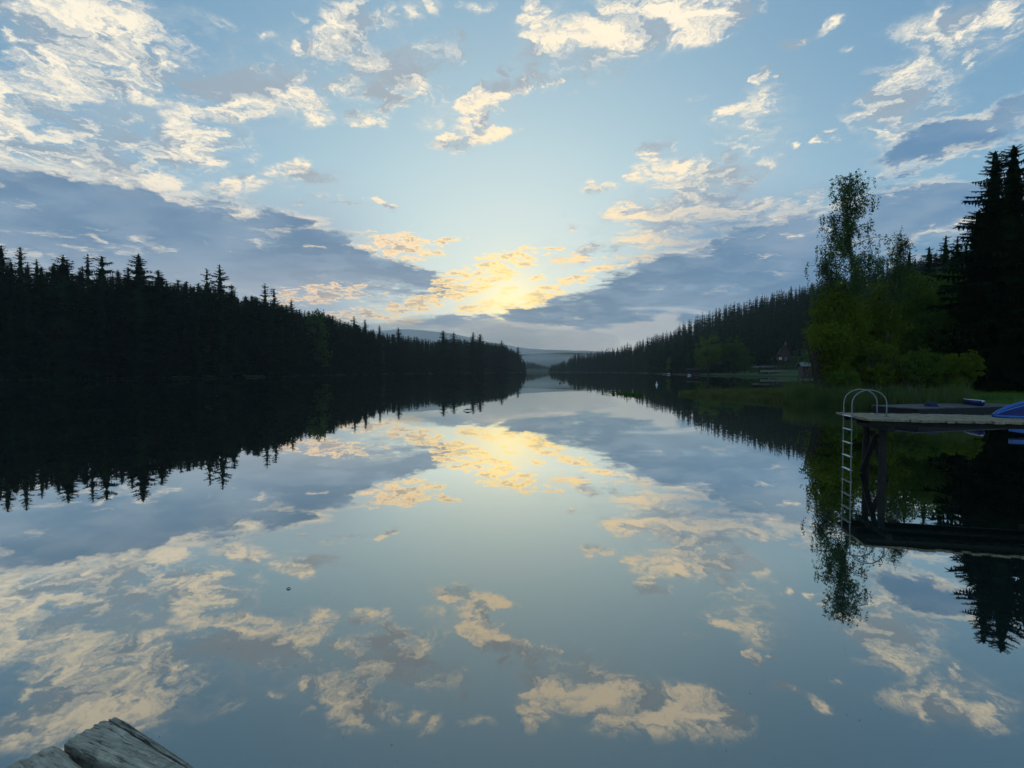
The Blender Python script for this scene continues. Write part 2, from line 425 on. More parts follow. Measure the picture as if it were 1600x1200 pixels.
HY = [-50, 60, 110, 190, 260, 330, 400, 450, 480, 560, 640, 700]
HXS = [70, 75, 84, 104, 100, 100, 112, 112, 112, 96, 70, 60]       # where the right-hand hill starts to climb
HXR = [280, 270, 260, 256, 256, 254, 236, 200, 170, 135, 110, 100]  # its ridge
HH = [25, 34, 44, 52, 54, 56, 53, 44, 34, 13, 4, 1]                 # ridge height
def ground(P):
    P = np.asarray(P, float); X, Y = P[:, 0], P[:, 1]; s = lake_sd(P)
    h = np.where(s < 0, np.maximum(s * 0.35, -4.0) - 0.05, 0.0)
    land = 0.55 * sstep(s, 0.0, 2.6) + 0.25 * sstep(s, 2, 14) + (vnoise(P, 5, 3) - 0.5) * 0.25 * sstep(s, 0.5, 4) - 0.05
    land = land * (1 - 0.6 * ((X < 27) & (Y > 26) & (Y < 58)))
    left = (X < 20 + 0 * Y) & (Y > -20)
    land = land + np.where(left, 5.0 * sstep(s, 6, 90), 0)
    xs = np.interp(Y, HY, HXS); xr = np.interp(Y, HY, HXR); hh = np.interp(Y, HY, HH)
    t = np.clip((X - xs) / (xr - xs), 0, 1.0)
    rh = hh * (0.30 * t + 0.70 * t * t * (3 - 2 * t)) * (Y < 760)
    land = land + np.where(X > 20, rh * sstep(s, 0, 6), 0) + (vnoise(P, 40, 5) - 0.5) * 5 * sstep(s, 25, 120)
    # far country: promontory, then two ranges
    land = land + 6 * np.exp(-((X - 25) / 160) ** 2 - ((Y - 1180) / 90) ** 2)
    D = np.hypot(X, Y); az = X / np.maximum(Y, 1)
    rid = 70 * sstep(D, 1500, 2400) * (0.75 + 0.5 * vnoise(P, 420, 8)) * (1 - 0.6 * sstep(D, 2500, 3000))
    hb = np.interp(az, [-1.5, -0.6, -0.32, -0.2, -0.12, -0.05, 0.03, 0.10, 0.2, 0.6, 1.5], [260, 300, 300, 318, 300, 235, 190, 170, 150, 140, 120])
    rid2 = hb * sstep(D, 3000, 4300) * (0.92 + 0.16 * vnoise(P, 500, 9))
    land = land + np.where(Y > 500, np.maximum(rid, rid2), 0)
    return np.where(s < 0, h, land)

def ground_z(x, y): return float(ground(np.array([[x, y]]))[0])

ang = np.concatenate([np.linspace(-math.pi, -R(62), 40, endpoint=False), np.linspace(-R(62), R(62), 620), np.linspace(R(62), math.pi, 41)[1:-1]])
rad = np.concatenate([[0.5], np.geomspace(3, 60, 110), np.geomspace(61, 700, 190), np.geomspace(710, 5200, 90)])
AA, RR_ = np.meshgrid(ang, rad)                    # rows: radius
GP = np.stack([np.sin(AA) * RR_, np.cos(AA) * RR_], -1).reshape(-1, 2)
GZ = ground(GP)
na, nr = len(ang), len(rad)
i = np.arange(nr - 1)[:, None] * na; j = np.arange(na)[None]; j2 = (j + 1) % na
GF = np.stack([i + j, i + na + j, i + na + j2, i + j2], -1).reshape(-1, 4)
m_, N_ = new_mat('meadow_and_forest_floor'); p_ = tc(N_)
gx_, gy_, gz_ = N_.sep(p_)
n_ = N_.noise(p_, 0.25, 6, 0.6); nf_ = N_.noise(p_, 6.0, 5, 0.65)
c_ = N_.mix((n_.ramp(0.35, 0.65) * 0.6 + nf_.ramp(0.3, 0.7) * 0.4), (0.030, 0.060, 0.014), (0.075, 0.115, 0.026))
c_ = N_.mix(gz_.smooth(0.42, 0.12), c_, N_.mix(nf_.ramp(0.3, 0.7), (0.014, 0.014, 0.010), (0.045, 0.040, 0.030)))
far_ = N_.vm('LENGTH', p_).smooth(600, 1200)
c_ = N_.mix(far_, c_, (0.022, 0.038, 0.020))
M['ground'] = finish(m_, N_, bsdf(N_, c_, 0.95, spec=0.1, bump=nf_, bstr=0.6, bdist=0.06))
tag(link('ground', np_mesh('ground', np.column_stack([GP, GZ]), GF, True), M['ground']), kind='structure')

# water: a still dark lake, one sheet
m_, N_ = new_mat('lake_water'); p_ = tc(N_)
w1 = N_.noise(N_.vm('MULTIPLY', p_, (0.5, 1.0, 1.0)), 0.6, 3, 0.5); w2 = N_.noise(p_, 3.0, 3, 0.5)
b_ = N_.new('ShaderNodeBump'); b_.inputs['Strength'].default_value = 0.028; b_.inputs['Distance'].default_value = 0.02
N_.put(b_.inputs['Height'], w1 + w2 * 0.12)
gl = N_.new('ShaderNodeBsdfGlossy'); gl.inputs['Roughness'].default_value = 0.012; gl.inputs['Color'].default_value = (0.97, 0.96, 0.90, 1)
df = N_.new('ShaderNodeBsdfDiffuse'); df.inputs['Color'].default_value = (0.013, 0.024, 0.020, 1)
fr = N_.new('ShaderNodeFresnel'); fr.inputs['IOR'].default_value = 2.05
for n in (gl, fr): N_.nt.links.new(b_.outputs[0], n.inputs['Normal'])
mx = N_.new('ShaderNodeMixShader')
N_.put(mx.inputs[0], Sk(m_.node_tree, fr.outputs[0]).ramp(0.14, 0.40, 0.32, 0.94)); N_.nt.links.new(df.outputs[0], mx.inputs[1]); N_.nt.links.new(gl.outputs[0], mx.inputs[2])
M['water'] = finish(m_, N_, mx.outputs[0])
wb = MB(); vs_ = [wb.bm.verts.new(v) for v in ((-135, -15, 0), (115, -15, 0), (115, 1030, 0), (-135, 1030, 0))]; wb.bm.faces.new(vs_)
tag(wb.build('lake_water', M['water']), kind='structure')
# ------------------------------------------------------------------ trees
def spruce_arrays(H, Rb, seed, whorls=26, per=8, nodes=5, base=0.06, gappy=0.0, droop=0.30, pointed=0.68, finger=0.46, core=0.36):
    """crown of a spruce as ragged drooping sprays; returns V, F (triangles)"""
    g = np.random.default_rng(seed); V, F = [], []; nv = 0
    for w in range(whorls):
        t = (w + g.uniform(-0.3, 0.3)) / whorls; t = min(max(t, 0), 0.985)
        t = 1 - (1 - t) ** 1.45
        z = H * (base + (1 - base) * t)
        rad = Rb * ((1 - t) ** pointed) * (0.80 + 0.35 * g.random()) + 0.05 * Rb
        if t < 0.15: rad *= 0.75 + 1.6 * t
        a0 = g.uniform(0, 6.28)
        k = max(4, int(per * (0.6 + 0.5 * (1 - t))))
        # dense inner skirt of twigs round the stem
        kk = 7; rs = core * rad * g.uniform(0.75, 1.15, kk); aa = a0 + np.arange(kk) * 6.283 / kk; ap = np.array([0, 0, z + 0.55 * rad + 0.03 * H * (1 - t)])
        ring = np.column_stack([np.cos(aa) * rs, np.sin(aa) * rs, z - (0.25 + 0.4 * (1 - t)) * rs * g.uniform(0.6, 1.5, kk) - 0.02 * H * (1 - t)])
        for q in range(kk):
            V += [ap, ring[q], ring[(q + 1) % kk]]; F.append((nv, nv + 1, nv + 2)); nv += 3
        for b in range(k):
            if g.random() < gappy: continue
            a = a0 + 6.283 * b / k + g.normal(0, 0.25); L = rad * g.uniform(0.55, 1.25); zb = z + g.normal(0, 0.42) * H * (1 - base) * 1.45 * (1 - t) ** 0.31 / whorls
            dr = droop * g.uniform(0.5, 1.4) * (1.15 - 0.9 * t); up = 0.22 * t
            d = np.array([math.cos(a), math.sin(a)]); s = np.array([-d[1], d[0]])
            u = np.linspace(0.02, 1, nodes + 1); zz = zb + L * (up * u - dr * u ** 1.2 + 0.28 * dr * u ** 3)
            ax = np.column_stack([d[0] * L * u, d[1] * L * u, zz])
            # tip blade
            for q in range(nodes):
                p0, p1 = ax[q], ax[q + 1]
                wd = finger * L * (1.05 - 0.75 * u[q]) * g.uniform(0.55, 1.25) * (0.55 if q == 0 else 1.0)
                for sg in (-1, 1):
                    tip = p0 * 0.35 + p1 * 0.65 + np.append(s * sg * wd + d * wd * 0.45, -wd * g.uniform(0.15, 0.55))
                    V += [p0, p1, tip]; F.append((nv, nv + 1, nv + 2)); nv += 3
                # hanging spray below the branch
                hang = p1 * 0.5 + p0 * 0.5 + np.array([0, 0, -wd * g.uniform(0.45, 1.15)])
                V += [p0, p1, hang]; F.append((nv, nv + 1, nv + 2)); nv += 3
            e = ax[-1]; tip = e + np.append(d * L * 0.16, 0.03 * L); h = s * L * 0.06
            V += [ax[-2] + np.append(h, 0), ax[-2] - np.append(h, 0), tip]; F.append((nv, nv + 1, nv + 2)); nv += 3
    for a in (0, 1.05, 2.1):                                       # leader
        d = np.array([math.cos(a), math.sin(a), 0]) * 0.0045 * H
        V += [np.array([0, 0, H * 0.93]) + d, np.array([0, 0, H * 0.93]) - d, np.array([0, 0, H * 1.0])]; F.append((nv, nv + 1, nv + 2)); nv += 3
    return np.array(V), np.array(F)

def trunk_arrays(H, r, seed, n=6, lean=0.01):
    g = np.random.default_rng(seed); z = np.linspace(-0.03 * H, H * 0.98, 7)
    P = np.column_stack([np.cumsum(g.normal(0, lean * H / 7, 7)), np.cumsum(g.normal(0, lean * H / 7, 7)), z])
    P[:, :2] -= P[0, :2]
    return tubes_np([(P, r * (1 - 0.93 * np.linspace(0, 1, 7)))], n)

def pine_arrays(H, seed, tops, clumps=26, size=1.5):
    """open-crowned pine: flat-bottomed plates of needles on bare limbs"""
    g = np.random.default_rng(seed); V, F = [], []; nv = 0; limbs = []
    for c in range(clumps):
        t = g.uniform(tops, 1.0); a = g.uniform(0, 6.28); R_ = H * 0.13 * (1.15 - 0.85 * (t - tops) / (1 - tops)) * g.uniform(0.5, 1.15)
        c0 = np.array([math.cos(a) * R_, math.sin(a) * R_, H * t])
        limbs.append((np.array([[0, 0, H * t - 0.03 * H], c0 * np.array([.5, .5, 1]) + np.array([0, 0, -0.012 * H]), c0]), np.array([0.09, 0.06, 0.03])))
        for k in range(46):
            o = g.normal(0, 1, 3) * np.array([size, size, size * 0.34]) * 0.55; p = c0 + o
            d = g.normal(0, 1, 3); d[2] = abs(d[2]) * 0.6; d /= np.linalg.norm(d); s = np.cross(d, g.normal(0, 1, 3)); s /= np.linalg.norm(s)
            l = size * g.uniform(0.28, 0.5)
            V += [p - s * l * 0.3, p + s * l * 0.3, p + d * l]; F.append((nv, nv + 1, nv + 2)); nv += 3
    return np.array(V), np.array(F), tubes_np(limbs, 4)

def leaf_cloud(centers, radii, n_per, size, seed, flat=0.75, hang=0.0):
    """little leaf-shaped quads round clump centres -> V, F quads"""
    g = np.random.default_rng(seed); centers = np.asarray(centers, float); radii = np.broadcast_to(radii, (len(centers),))
    C = np.repeat(centers, n_per, 0); Rr = np.repeat(radii, n_per); n = len(C)
    o = g.normal(0, 1, (n, 3)); o /= np.linalg.norm(o, axis=1, keepdims=True); o *= (g.random(n) ** 0.45 * Rr)[:, None]; o[:, 2] *= flat
    o[:, 2] -= hang * Rr * g.random(n)
    P = C + o
    d = g.normal(0, 1, (n, 3)); d[:, 2] -= 0.35 + hang; d /= np.linalg.norm(d, axis=1, keepdims=True)
    s = np.cross(d, g.normal(0, 1, (n, 3))); s /= np.linalg.norm(s, axis=1, keepdims=True)
    l = (size * g.uniform(0.65, 1.35, n))[:, None]
    V = np.stack([P - d * l * 0.55, P + s * l * 0.33, P + d * l * 0.6, P - s * l * 0.33], 1).reshape(-1, 3)
    return V, np.arange(n * 4).reshape(n, 4)

def broadleaf(H, crowns, seed, trunk_r, n_clumps, clump_r, n_per, leaf, trunk_top=0.8, trunks=1, hang=0.2, shell=0.55):
    """crowns: ellipsoids (x, y, z, rx, ry, rz); gives leaves (V,F) and wood (V,F)"""
    g = np.random.default_rng(seed); cs, paths = [], []
    vol = np.array([c[3] * c[4] * c[5] for c in crowns]) ** 0.66; pick = g.choice(len(crowns), n_clumps, p=vol / vol.sum())
    bases = [np.array([g.normal(0, 0.35) * (trunks > 1), g.normal(0, 0.35) * (trunks > 1), -0.3]) for _ in range(trunks)]
    tp = []
    for b in bases:
        top = np.array([b[0] * 2.5 + g.normal(0, 0.03 * H), b[1] * 2.5 + g.normal(0, 0.03 * H), H * trunk_top]); k = 8; u = np.linspace(0, 1, k)[:, None]
        P = b * (1 - u) + top * u + g.normal(0, 0.012 * H, (k, 3)) * np.array([1, 1, 0]) * u
        paths.append((P, trunk_r * (1 - 0.85 * u[:, 0]))); tp.append(P)
    for q in pick:
        c = crowns[q]; d = g.normal(0, 1, 3); d /= np.linalg.norm(d); r = shell + (1 - shell) * g.random()
        if g.random() < 0.2: r *= 0.6
        p = np.array(c[:3]) + d * r * np.array(c[3:]) * g.uniform(0.85, 1.12); cs.append(p)
        if g.random() < 0.55:
            T = tp[g.integers(len(tp))]; zt = np.clip(p[2] * g.uniform(0.45, 0.85), 0.3, H * trunk_top * 0.97)
            a = np.array([np.interp(zt, T[:, 2], T[:, 0]), np.interp(zt, T[:, 2], T[:, 1]), zt])
            mid = a * 0.45 + p * 0.55 + np.array([0, 0, 0.06 * H * g.random()])
            paths.append((np.array([a, mid, p]), np.array([0.28, 0.15, 0.05]) * trunk_r * g.uniform(0.7, 1.1)))
    rr = clump_r * g.uniform(0.6, 1.35, n_clumps)
    return leaf_cloud(cs, rr, n_per, leaf, seed + 1, 0.8, hang), tubes_np(paths, 5)

def tree_thing(name, loc, crown, trunk, crown_mat, bark_mat, label, cat, group=None, rz=0.0):
    r = empty(name, loc, rz); tag(r, label, cat, group)
    link('trunk', np_mesh('trunk', *trunk, True), bark_mat, r)
    link('crown', np_mesh('crown', *crown), crown_mat, r)
    return r

def copy_tree(o, loc, rz, sc, label=None, group=None):
    c = o.copy(); COL.objects.link(c); c.location = loc; c.rotation_euler = (0, 0, rz); c.scale = sc
    if label: c['label'] = label
    if group: c['group'] = group
    for ch in o.children:
        d = ch.copy(); COL.objects.link(d); d.parent = c
    return c

# ---- the dark forest wall on the far left bank
SKY_BASE = [(-200, 360), (-60, 385), (0, 394), (49, 412), (75, 410), (110, 411), (183, 424), (238, 427), (307, 442), (380, 459), (395, 463), (460, 481), (513, 490), (540, 501), (578, 514),
            (604, 520), (640, 524), (676, 530), (720, 528), (760, 534), (790, 538), (803, 546), (815, 553), (824, 572), (830, 580)]
SBX, SBY = zip(*SKY_BASE)
def skyline_top(x, y):
    px = 800 + 800 * x / max(y, 1) * 1.0
    return CAM_Z + ray(800, np.interp(px, SBX, SBY)).z / ray(800, np.interp(px, SBX, SBY)).y * y, px

def scatter(n, xr, yr, ok, dmin, seed):
    g = np.random.default_rng(seed); P = np.column_stack([g.uniform(*xr, n), g.uniform(*yr, n)]); P = P[ok(P)]
    cell = {}; out = []
    for p in P:
        k = (int(p[0] // dmin), int(p[1] // dmin)); bad = False
        for i in (-1, 0, 1):
            for j in (-1, 0, 1):
                for q in cell.get((k[0] + i, k[1] + j), ()):
                    if (q[0] - p[0]) ** 2 + (q[1] - p[1]) ** 2 < dmin * dmin: bad = True
        if not bad: cell.setdefault(k, []).append(p); out.append(p)
    return np.array(out)

def left_ok(P):
    s = lake_sd(P); px = 800 + 800 * P[:, 0] / np.maximum(P[:, 1], 1)
    return (s > -0.2) & (s < 42) & (px > -130) & (px < 826) & (P[:, 0] < 18)
LP = scatter(14000, (-170, 18), (60, 620), left_ok, 3.2, 3)
ls = lake_sd(LP); lpx = 800 + 800 * LP[:, 0] / LP[:, 1]; lgz = ground(LP)
SPRUCE = []           # prototypes, 20 m tall
for k in range(7):
    Hh = 20.0; rb = [3.0, 2.7, 3.5, 2.5, 3.2, 2.8, 3.7][k]
    V, F = spruce_arrays(Hh, rb, 100 + k, whorls=[32, 36, 29, 34, 30, 38, 28][k], per=10, nodes=4, base=0.05, gappy=0.06, droop=[.3, .2, .42, .25, .36, .3, .18][k], pointed=[.62, .54, .64, .56, .68, .5, .55][k])
    SPRUCE.append((V, F, trunk_arrays(Hh, 0.26, 200 + k)))
g_ = np.random.default_rng(11)
cand = []
for (x, y), s, px, gz in zip(LP, ls, lpx, lgz):
    top, _ = skyline_top(x, y)
    full = top - gz
    if full < 4: continue
    h = full * g_.uniform(0.88, 1.02) if s > 4 else full * g_.uniform(0.60, 1.0)
    h = min(h, 34 + 6 * g_.random())
    cand.append([x, y, gz, h, y / max(h, 1), s, px])
# the ones that show largest: near the water, or standing up to the skyline
cand.sort(key=lambda c: (math.hypot(c[0], c[1]) + c[5] * 4.0 - (40 if c[6] > -5 else -400)))
N_IND = 262
ind, rest_left = cand[:N_IND], cand[N_IND:]
SP_LABEL = 'dark spruce in the unbroken forest wall on the left bank'
SP_GROUP = 'spruces of the left bank forest wall'
protos = []
for k, (V, F, T) in enumerate(SPRUCE):
    cm = np_mesh('crown', V, F); cm.materials.append(M['needles']); tm = np_mesh('trunk', *T, True); tm.materials.append(M['bark'])
    protos.append((cm, tm))
def put_spruce(k, x, y, z, h, wide, label, group=None, rz=None, name='spruce_tree'):
    r = empty(name, (x, y, z), g_.uniform(0, 6.28) if rz is None else rz); r.rotation_euler[0] = g_.normal(0, 0.018); r.rotation_euler[1] = g_.normal(0, 0.018); r.scale = (h / 20 * wide, h / 20 * wide, h / 20)
    tag(r, label, 'tree', group)
    link('trunk', protos[k][1], None, r); link('crown', protos[k][0], None, r)
    return r
for (x, y, z, h, _, s, px) in ind:
    put_spruce(int(g_.integers(7)), x, y, z - 0.1, h, g_.uniform(1.0, 1.5) * (22 / max(h, 12)) ** 0.35, SP_LABEL, SP_GROUP)

# skyline trees one can pick out
PEAKS = [  # px, py, distance, prototype, width, label
 (3, 384, 118, 1, .9, 'tall spruce whose tip is cut by the left picture edge'), (27, 386, 117, 3, .9, 'slim spruce tip beside the spruce cut by the picture edge'),
 (59, 405, 118, 4, .9, 'narrow spruce tip between the picture edge and the three broad firs'), (97, 398, 116, 2, 1.15, 'symmetrical spruce, first of the three broad tips at the left'),
 (216, 398, 130, 6, 1.15, 'broad fir with layered boughs standing alone above the left skyline'), (200, 417, 130, 0, .9, 'lower spruce leaning into the broad layered fir'),
 (253, 423, 139, 5, .95, 'pointed spruce between the layered fir and the two tall pines'), (366, 445, 166, 2, .9, 'dense spruce just right of the two tall pines'),
 (453, 468, 214, 1, .8, 'thin spruce tip right of the broad round pine'), (553, 494, 270, 4, 1.1, 'dark spruce at the step where the left skyline drops'),
 (570, 499, 276, 0, 1.0, 'second spruce at the step where the left skyline drops'), (593, 508, 300, 3, .9, 'spruce tip right after the skyline step'),
 (623, 512, 320, 1, 1.0, 'star-shaped spruce tip in front of the pale far range'), (692, 517, 350, 6, 1.15, 'tallest spruce tip on the left headland ridge'),
 (711, 519.5, 358, 2, 1.2, 'broad spruce tip right of the tallest headland spruce'), (738, 519, 385, 0, 1.2, 'spruce standing high on the middle of the headland'),
 (749, 522, 395, 5, 1.1, 'spruce beside the high headland spruce, toward the gap'), (784, 531.5, 460, 4, 1.2, 'spruce on the last rise of the headland'),
 (809, 542, 540, 1, 1.2, 'pointed spruce at the tip of the headland by the gap')]
for (px, py, Y, k, wd, lab) in PEAKS:
    p = at(px, py, Y); gz = ground_z(p.x, Y)
    put_spruce(k, p.x, Y, gz, p.z - gz, wd * 1.3, lab, 'spruces standing above the left skyline')

# two open pines, a broad round pine, two broad firs
def pine(px, py, Y, seed, tops, clumps, size, label, wide=1.0):
    p = at(px, py, Y); gz = ground_z(p.x, Y); H = p.z - gz
    V, F, (LV, LF) = pine_arrays(H, seed, tops, clumps, size)
    V = V * np.array([wide, wide, 1]); T = trunk_arrays(H, 0.28, seed + 5)
    r = empty('pine_tree', (p.x, Y, gz)); tag(r, label, 'tree', 'pines above the left skyline')
    link('trunk', np_mesh('trunk', *T, True), M['bark'], r); link('crown', np_mesh('crown', V, F), M['needles'], r)
    link('limbs', np_mesh('limbs', LV, LF), M['bark'], r)
def old_conifer(px, py, Y, rb, seed, label, name='pine_tree', **kw):
    p = at(px, py, Y); gz = ground_z(p.x, Y); H = p.z - gz
    a_ = dict(whorls=24, per=8, nodes=5, base=0.06, gappy=0.16, droop=0.05, pointed=0.55, finger=0.58, core=0.36); a_.update(kw)
    V, F = spruce_arrays(H, rb, seed, **a_)
    tree_thing(name, (p.x, Y, gz), (V, F), trunk_arrays(H, 0.26, seed + 5), M['needles'], M['bark'], label, 'tree', 'old conifers above the left skyline')
old_conifer(343, 413, 150, 5.2, 31, 'taller of the two open pines above the left skyline', whorls=20, pointed=.62, base=.3)
old_conifer(323, 420, 150, 3.4, 37, 'shorter open pine beside the taller open pine', whorls=15, gappy=.4, pointed=.35, base=.3)
old_conifer(414, 443, 190, 5.4, 41, 'broad open-tiered pine above the left skyline, left of two merged tops', whorls=22, pointed=.6)
old_conifer(428, 451, 192, 5.2, 42, 'right one of the two merged broad pine tops', whorls=20, pointed=.5)
old_conifer(137, 397, 126, 4.6, 43, 'open tiered conifer between the symmetrical spruce and the wide fir', whorls=20, pointed=.5)
old_conifer(159, 400, 127, 5.4, 47, 'wide bushy fir right of the open tiered conifer near the left edge', 'fir_tree', whorls=26, gappy=.12, pointed=.5, droop=-0.05)

# rounded broadleaf trees on the left bank
def bank_leafy(px, py, Y, wpx, seed, mat, label, name='broadleaf_tree', group='leafy trees on the left bank'):
    p = at(px, py, Y); gz = max(ground_z(p.x, Y), 0.1); H = p.z - gz; w = wpx / 800 * Y
    (lv, lf), tr = broadleaf(H, [(0, 0, H * .62, w * .5, w * .5, H * .36), (w * .12, 0, H * .34, w * .48, w * .5, H * .26)], seed, 0.18, 130, H * 0.075, 34, H * 0.026, 0.8)
    tree_thing(name, (p.x, Y, gz), (lv, lf), tr, mat, M['bark'], label, 'tree', group)
bank_leafy(492, 477, 228, 34, 61, M['leaf_dark'], 'round-topped broadleaf tree breaking the spruce skyline on the left')
bank_leafy(330, 528, 150, 34, 62, M['leaf_dark'], 'faintly paler leafy tree by the water under the two pines')
bank_leafy(592, 530, 305, 13, 63, M['leaf_mid'], 'slim paler leafy tree low on the headland shore')
bank_leafy(550, 555, 270, 12, 64, M['leaf_dark'], 'small leafy tree at the water left of the slim paler one')
bank_leafy(778, 558, 520, 10, 65, M['leaf_mid'], 'pale bush-like tree at the water near the headland tip')
# ---- right-hand hill, far right shore and the leftovers of the left bank: one mass of spruces
HILL_TOP = [(858, 575), (862, 568), (872, 567), (881, 562), (886, 565), (891, 556), (900, 550), (920, 546), (941, 543), (957, 538), (980, 533), (1006, 528), (1020, 522), (1040, 517), (1050, 516), (1061, 506), (1072, 498),
            (1089, 490), (1102, 485), (1138, 474), (1204, 454), (1250, 443), (1281, 438), (1350, 420), (1420, 404), (1500, 384), (1600, 360), (1900, 330)]
HX, HYY = zip(*HILL_TOP)
def hill_ok(P):
    s = lake_sd(P); px = 800 + 800 * P[:, 0] / np.maximum(P[:, 1], 1)
    xr = np.interp(P[:, 1], HY, HXR)
    lawn = (px > 1150) & (px < 1300) & (P[:, 1] < 241)
    shore = (P[:, 1] < 240) & (P[:, 0] < 104)
    return (s > 2.0) & (P[:, 0] > 20) & (px > 855) & (px < 1720) & (P[:, 0] < xr + 26) & ~lawn & ~shore & (P[:, 1] > 105)
HP = scatter(22000, (35, 320), (105, 760), hill_ok, 4.6, 8)
far_protos = [spruce_arrays(20.0, 3.3, 400 + k, whorls=15, per=7, nodes=2, base=0.04, droop=0.3, finger=0.6) for k in range(6)]
mid_protos = [spruce_arrays(20.0, 3.2, 420 + k, whorls=20, per=8, nodes=3, base=0.04, droop=0.3) for k in range(4)]
Vs, Fs, base = [], [], 0
def add_mass(proto, x, y, z, h, wide, rz):
    global base
    V, F = proto; c, s_ = math.cos(rz), math.sin(rz); k = h / 20
    X = (V[:, 0] * c - V[:, 1] * s_) * k * wide + x; Y = (V[:, 0] * s_ + V[:, 1] * c) * k * wide + y
    Vs.append(np.column_stack([X, Y, V[:, 2] * k + z])); Fs.append(F + base); base += len(V)
hz = ground(HP)
for (x, y), z in zip(HP, hz):
    px = 800 + 800 * x / y; top = top_z(800, np.interp(px, HX, HYY), y)
    h = min(24, 15 + 8 * g_.random()); lim = top - z
    if lim < 3.5: continue
    h = min(h, lim * g_.uniform(0.84, 1.04)) if y < 900 else h
    add_mass(far_protos[int(g_.integers(6))], x, y, z - 0.2, h, g_.uniform(0.9, 1.2), g_.uniform(0, 6.28))
for (x, y, z, h, _, s, px) in rest_left:
    add_mass(mid_protos[int(g_.integers(4))], x, y, z - 0.2, h, g_.uniform(0.95, 1.25), g_.uniform(0, 6.28))
PP = scatter(2600, (-160, 260), (1120, 1260), lambda P: P[:, 1] > 0, 6.0, 9)      # promontory beyond the gap
for (x, y), z in zip(PP, ground(PP)):
    lim = top_z(800, np.interp(800 + 800 * x / y, [780, 826, 840, 856, 864, 900], [562, 564, 567, 572, 577, 577]), y) - z
    if lim > 3: add_mass(far_protos[int(g_.integers(6))], x, y, z - 0.2, min(lim, 20) * g_.uniform(.8, 1.03), 1.3, g_.uniform(0, 6.28))
fo = link('spruce_forest', np_mesh('spruce_forest', np.concatenate(Vs), np.concatenate(Fs)), M['needles_far'])
tag(fo, 'dark spruce forest covering the right-hand hill and the depth of the banks', 'forest', kind='stuff')

# ---- leafy pair on the far right shore
def leafy_at(px0, px1, pytop, Y, seed, mat, label, group, name='broadleaf_tree', dens=220, n_per=46, low=0.10, leaf=None, bark='bark', trunks=1):
    pc = (px0 + px1) / 2; p = at(pc, pytop, Y); gz = max(ground_z(p.x, Y), 0.05); H = p.z - gz; w = (px1 - px0) / 800 * Y * 0.5
    g = np.random.default_rng(seed)
    cr = [(0, 0, H * .58, w * .85, w * .8, H * .40)]
    for k in range(5):
        a = g.uniform(0, 6.28); zc = H * g.uniform(low + .18, .74); cr.append((math.cos(a) * w * .45, math.sin(a) * w * .45, zc, w * g.uniform(.4, .6), w * g.uniform(.4, .6), H * g.uniform(.14, .24)))
    lf, tr = broadleaf(H, cr, seed, 0.02 * H, dens, H * 0.085, n_per, leaf or H * 0.02, 0.8, trunks)
    lf[0][:, 2] = np.maximum(lf[0][:, 2], 0.05)
    return tree_thing(name, (p.x, Y, gz), lf, tr, mat, M[bark], label, 'tree', group)
leafy_at(1082, 1133, 516, 218, 71, M['leaf_mid'], 'paler green rounded tree on the far right shore beside the shelter', 'leafy trees on the far right shore')
leafy_at(1126, 1172, 523, 214, 72, M['leaf_dark'], 'darker rounded tree right of the paler one on the far shore', 'leafy trees on the far right shore')
leafy_at(1146, 1182, 552, 212, 73, M['leaf_dark'], 'low dark bush tree at the foot of the darker rounded tree', 'leafy trees on the far right shore')
leafy_at(1040, 1058, 556, 300, 74, M['leaf_mid'], 'slim pale leafy tree on the far shore left of the shelter', 'leafy trees on the far right shore')
leafy_at(866, 880, 567, 690, 75, M['leaf_dark'], 'small rounded tree at the outermost point of the right shore', 'leafy trees on the far right shore', dens=90)

# ---- near trees on the right bank
def near_spruce(px, py, Y, rb, seed, label, whorls=36, per=10, nodes=8, gappy=.16, droop=.30, base=.04):
    p = at(px, py, Y); gz = ground_z(p.x, Y); H = p.z - gz
    V, F = spruce_arrays(H, rb, seed, whorls, per, nodes, base, gappy, droop, 0.52, 0.42, 0.30)
    tree_thing('spruce_tree', (p.x, Y, gz), (V, F), trunk_arrays(H, 0.26, seed), M['needles'], M['bark'], label, 'tree', 'big spruces by the right bank')
near_spruce(1555, 238, 36.0, 3.3, 81, 'big dark spruce with ragged tiers of boughs, left of the right-edge pair')
near_spruce(1584, 230, 34.0, 3.5, 82, 'tallest dark spruce, its tip near the right picture edge')
near_spruce(1625, 250, 33.0, 3.4, 83, 'dark spruce half cut by the right picture edge')
near_spruce(1530, 330, 38.0, 3.3, 84, 'lower dark spruce filling the foot of the tall pair')
near_spruce(1690, 260, 31.0, 3.4, 85, 'dark spruce just beyond the right picture edge')
near_spruce(1478, 368, 62.0, 2.9, 86, 'mid-distance spruce right of the slim birch top, taller of two', 30, 9, 6)
near_spruce(1496, 371, 66.0, 2.8, 87, 'mid-distance spruce tucked against the tall pair', 30, 9, 6)
near_spruce(1452, 386, 64.0, 2.8, 88, 'mid-distance spruce between the slim birch top and its taller neighbour', 30, 9, 6)
near_spruce(1421, 394, 60.0, 2.6, 89, 'mid-distance spruce just behind the slim birch top', 30, 9, 6)

